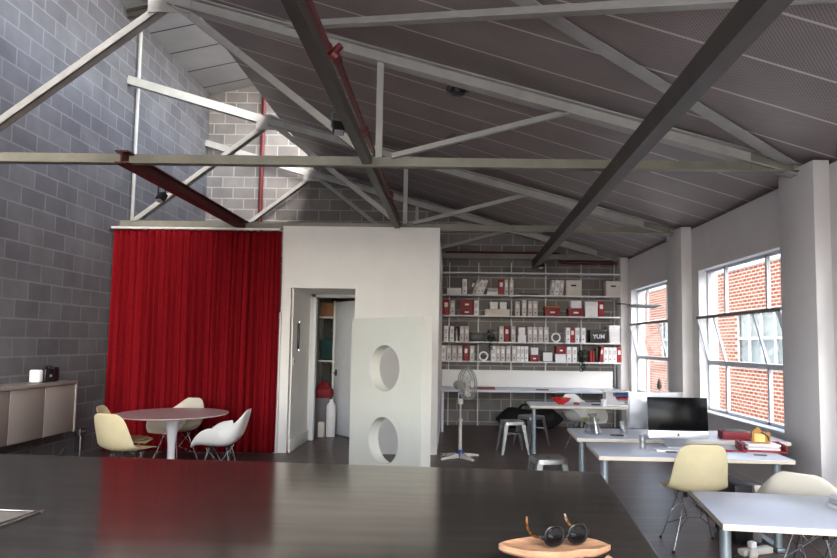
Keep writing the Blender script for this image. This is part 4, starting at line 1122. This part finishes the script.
# far desk things
t = thing('bowl', (1.57, 9.22, .70), 'red bowl on the farthest desk', 'bowl')
b = MB(); b.lathe([(0, 0), (.05, 0), (.05, .012), (.10, .035), (.145, .085), (.14, .088), (.095, .045), (0, .022)], 32); part('vessel', b, M['bowl'], t)
b = MB(); b.ball((1.60, 9.22, .765), .035, 8); single('fruit', b, M['kraft'], 'brown fruit lying in the red bowl', 'fruit')
b = MB(); b.box(1.74, 1.82, 9.14, 9.2, .70, .73, .006); single('small_red_box', b, M['redbox'], 'small dark red box right of the red bowl', 'box')
t = thing('stationery_box', (2.33, 9.15, .70), 'open-fronted white box with blue and red stripes on the farthest desk', 'box')
b = MB(); b.box(-.16, -.15, -.1, .1, 0, .2); b.box(.15, .16, -.1, .1, 0, .2); b.box(-.16, .16, .09, .1, 0, .2); b.box(-.2, .18, -.12, .1, .2, .212); b.box(-.16, .16, -.1, .1, 0, .01); part('carcass', b, M['whitefile'], t)
b = MB(); b.box(-.02, .15, -.1, .06, .13, .17); part('stripe', b, M['blue'], t); b = MB(); b.box(.02, .15, -.101, .06, .085, .11); part('stripe', b, M['red'], t)
b = MB(); b.lathe([(0, 0), (.035, 0), (.04, .095), (.036, .095), (.032, .008), (0, .008)], 20, (2.12, 8.98, .70)); single('mug', b, M['whitefile'], 'white cup in front of the striped box', 'cup')
b = MB(); b.box(1.98, 2.10, 9.10, 9.14, .70, .715, .004); single('stapler', b, M['black'], 'black stapler lying on the farthest desk', 'stapler')

# under the computer desk
t = thing('computer_tower', (2.33, 5.33, .0), 'black computer tower standing on the floor beneath the desk', 'computer tower')
b = MB(); b.box(-.09, .05, -.2, .2, .02, .46, .006); part('case', b, M['black'], t)
b = MB(); b.box(-.08, .04, -.206, -.2, .05, .44, .002); part('front_panel', b, M['black'], t)
b = MB(); b.box(-.08, -.06, -.18, .18, 0, .02); b.box(.02, .04, -.18, .18, 0, .02); part('foot', b, M['black'], t)
b = MB(); b.box(2.40, 2.47, 5.18, 5.42, 0, .44, .006); single('waste_bin', b, M['darkfile'], 'dark grey bin standing right of the black computer tower', 'bin')
t = thing('power_strip', (2.30, 4.93, 0), 'white power strip on the floor beneath the desk with the black-screened computer', 'power strip', None, R(20))
b = MB(); b.box(-.14, .14, -.035, .035, 0, .045, .008); part('housing', b, M['fanw'], t)
for k in range(4): b = MB(); b.cyl((-.10 + .065 * k, 0, .045), (-.10 + .065 * k, 0, .048), .022, n=14); part('socket', b, M['greyfile'], t)
b = MB(); b.box(-.06, -.01, -.025, .02, .048, .095, .006); part('plug', b, M['whitefile'], t)
b = MB(); b.tube([(2.14, 4.86, .02), (2.07, 4.80, .01), (2.16, 4.74, .008), (2.30, 4.78, .008), (2.40, 4.72, .008), (2.2, 4.66, .008), (2.06, 4.70, .008), (1.98, 4.62, .008)], .006, 6); single('power_cable', b, M['black'], 'tangled dark cable by the power strip', 'cable')
t = thing('adapter', (2.22, 4.80, 0), 'small pale plug adapter on the floor in front of the power strip', 'adapter'); b = MB(); b.ball((0, 0, .035), .035, 8); part('body', b, M['beige'], t)

# things at the far window
t = thing('window_fly', (3.14, 10.6, 2.20), 'slender white blade on a dark arm in front of the far window', 'fitting')
b = MB(); b.box(-.07, .07, -.85, .70, -.006, .008, .004, Matrix.Rotation(R(4), 4, 'X') @ Matrix.Rotation(R(-22), 4, 'Y')); part('blade', b, M['trimw'], t)
b = MB(); b.tube([(-.05, 1.36, .12), (-.02, 1.0, .10), (.0, .6, .05)], .012, 8); part('arm', b, M['black'], t)
t = thing('ornament', (3.37, 10.45, .715), 'dark teardrop ornament on a thin stem in the far window', 'ornament')
b = MB(); b.lathe([(0, 0), (.035, 0), (.035, .008), (.006, .012), (.005, .13), (0, .13)], 12); part('stem', b, M['brownwood'], t)
b = MB(); b.lathe([(0, .12), (.03, .14), (.042, .18), (.03, .24), (.012, .29), (0, .32)], 14); part('drop', b, M['steel_d'], t)

# ------------------------------------------------------------------ outside: the brick building across the lane
t = thing('brick_building', (8.0, 14, -.3), 'orange brick building across the lane outside the windows', 'building')
wins = [(15.3, 18.1), (22.0, 24.6), (9.0, 11.6), (3.0, 5.6)]
b = MB(); zt, zb = 2.5, 1.06
b.box(8, 8.3, -8, 34, -.3, zb); b.box(8, 8.3, -8, 34, zt, 3.72)
ys = [-8] + [v for w in sorted(wins) for v in w] + [34]
for i in range(0, len(ys), 2): b.box(8, 8.3, ys[i], ys[i + 1], zb, zt)
part('wall', b, M['brick'], t, True, False)
b = MB(); b.box(7.96, 8.34, -8, 34, 3.72, 3.80, .004); part('coping', b, M['whitefile'], t, True)
for (y0, y1) in wins:
    b = MB()
    for z in (zb + .04, (zb + zt) / 2, zt - .04): b.box(8.06, 8.12, y0, y1, z - .03, z + .03)
    for k in range(5): y = y0 + (y1 - y0) * k / 4; b.box(8.06, 8.12, y - .035, y + .035, zb, zt)
    f = part('window', b, M['trimw'], t, True, False)
    b = MB(); b.box(8.085, 8.095, y0, y1, zb, zt); part('pane', b, M['glass'], f, True, False)
    b = MB(); b.box(8.16, 8.17, y0, y1, zb, zt); part('blind', b, M['pcgrey'], f, True, False)
    b = MB(); b.box(7.95, 8.1, y0 - .05, y1 + .05, zb - .08, zb, .004); part('sill', b, M['whitefile'], f, True)
b = MB(); b.box(8.3, 14, -8, 34, 3.6, 3.7); b.box(8.9, 9.0, -8, 34, -.3, 3.6); part('roof', b, M['pcgrey'], t, True, False)
b = MB(); b.box(-40, 40, -50, 60, -.42, -.3); struct('ground', b, M['asphalt'])

# ------------------------------------------------------------------ light
w = bpy.data.worlds.new('World'); S.world = w; w.use_nodes = True
nt = w.node_tree; bg = nt.nodes['Background']
sky = nt.nodes.new('ShaderNodeTexSky'); sky.sky_type = 'NISHITA'; sky.sun_disc = False
sky.sun_elevation = R(42); sky.sun_rotation = R(158); sky.air_density = 1.0; sky.dust_density = 2.0; sky.ozone_density = 1.0
hs = nt.nodes.new('ShaderNodeHueSaturation'); hs.inputs['Saturation'].default_value = .6
nt.links.new(sky.outputs[0], hs.inputs['Color']); nt.links.new(hs.outputs[0], bg.inputs[0]); bg.inputs[1].default_value = .5
sun = bpy.data.lights.new('Sun', 'SUN'); sun.energy = 2.0; sun.angle = R(.6); sun.color = (1, .94, .86)
so = bpy.data.objects.new('sun', sun); COL.objects.link(so)
so.rotation_euler = Vector((.40, .36, -.84)).to_track_quat('-Z', 'Y').to_euler()
def portal(name, loc, rot, sx, sy):
    l = bpy.data.lights.new(name, 'AREA'); l.shape = 'RECTANGLE'; l.size = sx; l.size_y = sy; l.cycles.is_portal = True
    o = bpy.data.objects.new(name, l); COL.objects.link(o); o.location = loc; o.rotation_euler = rot
for i, (a, c) in enumerate(bays):
    portal('daylight_portal', (3.56, (a + c) / 2, (Z0 + Z1) / 2), (0, R(90), 0), Z1 - Z0, c - a)
portal('daylight_portal', (-2.5, (YF + YB) / 2, 5.95), (0, R(90), 0), 1.8, YB - YF)
portal('daylight_portal', (-.9, YF - .25, 2.2), (R(90), 0, 0), 7.4, 4.4)

portal('daylight_portal', (.35, -2.7, roofz(.35) + .12), (0, math.atan(.295), 0), 5.5, 3.8)
portal('daylight_portal', (XL - .25, -2.2, 1.9), (0, R(-90), 0), 2.2, 4.8)

# ------------------------------------------------------------------ camera
cam = bpy.data.cameras.new('Camera'); co = bpy.data.objects.new('camera', cam); COL.objects.link(co)
cam.sensor_width = 36; cam.lens = 640 / 837 * 36
cam.shift_x = -34.0 / 837; cam.shift_y = 18.0 / 837
cam.clip_start = .05; cam.clip_end = 300
th = math.atan(.072)
co.matrix_world = Matrix.Translation((0, 0, 1.55)) @ Matrix.Rotation(PI / 2 + th, 4, 'X') @ Matrix.Rotation(.0125, 4, 'Z')
S.camera = co
vs = S.view_settings
vs.view_transform = 'Standard'; vs.look = 'None'; vs.exposure = 1.8; vs.gamma = 1; vs.use_curve_mapping = False
S.cycles.use_denoising = True
S.cycles.max_bounces = 10; S.cycles.diffuse_bounces = 6; S.cycles.transparent_max_bounces = 16
S.cycles.sample_clamp_indirect = 6.0
S.cycles.caustics_reflective = False; S.cycles.caustics_refractive = False
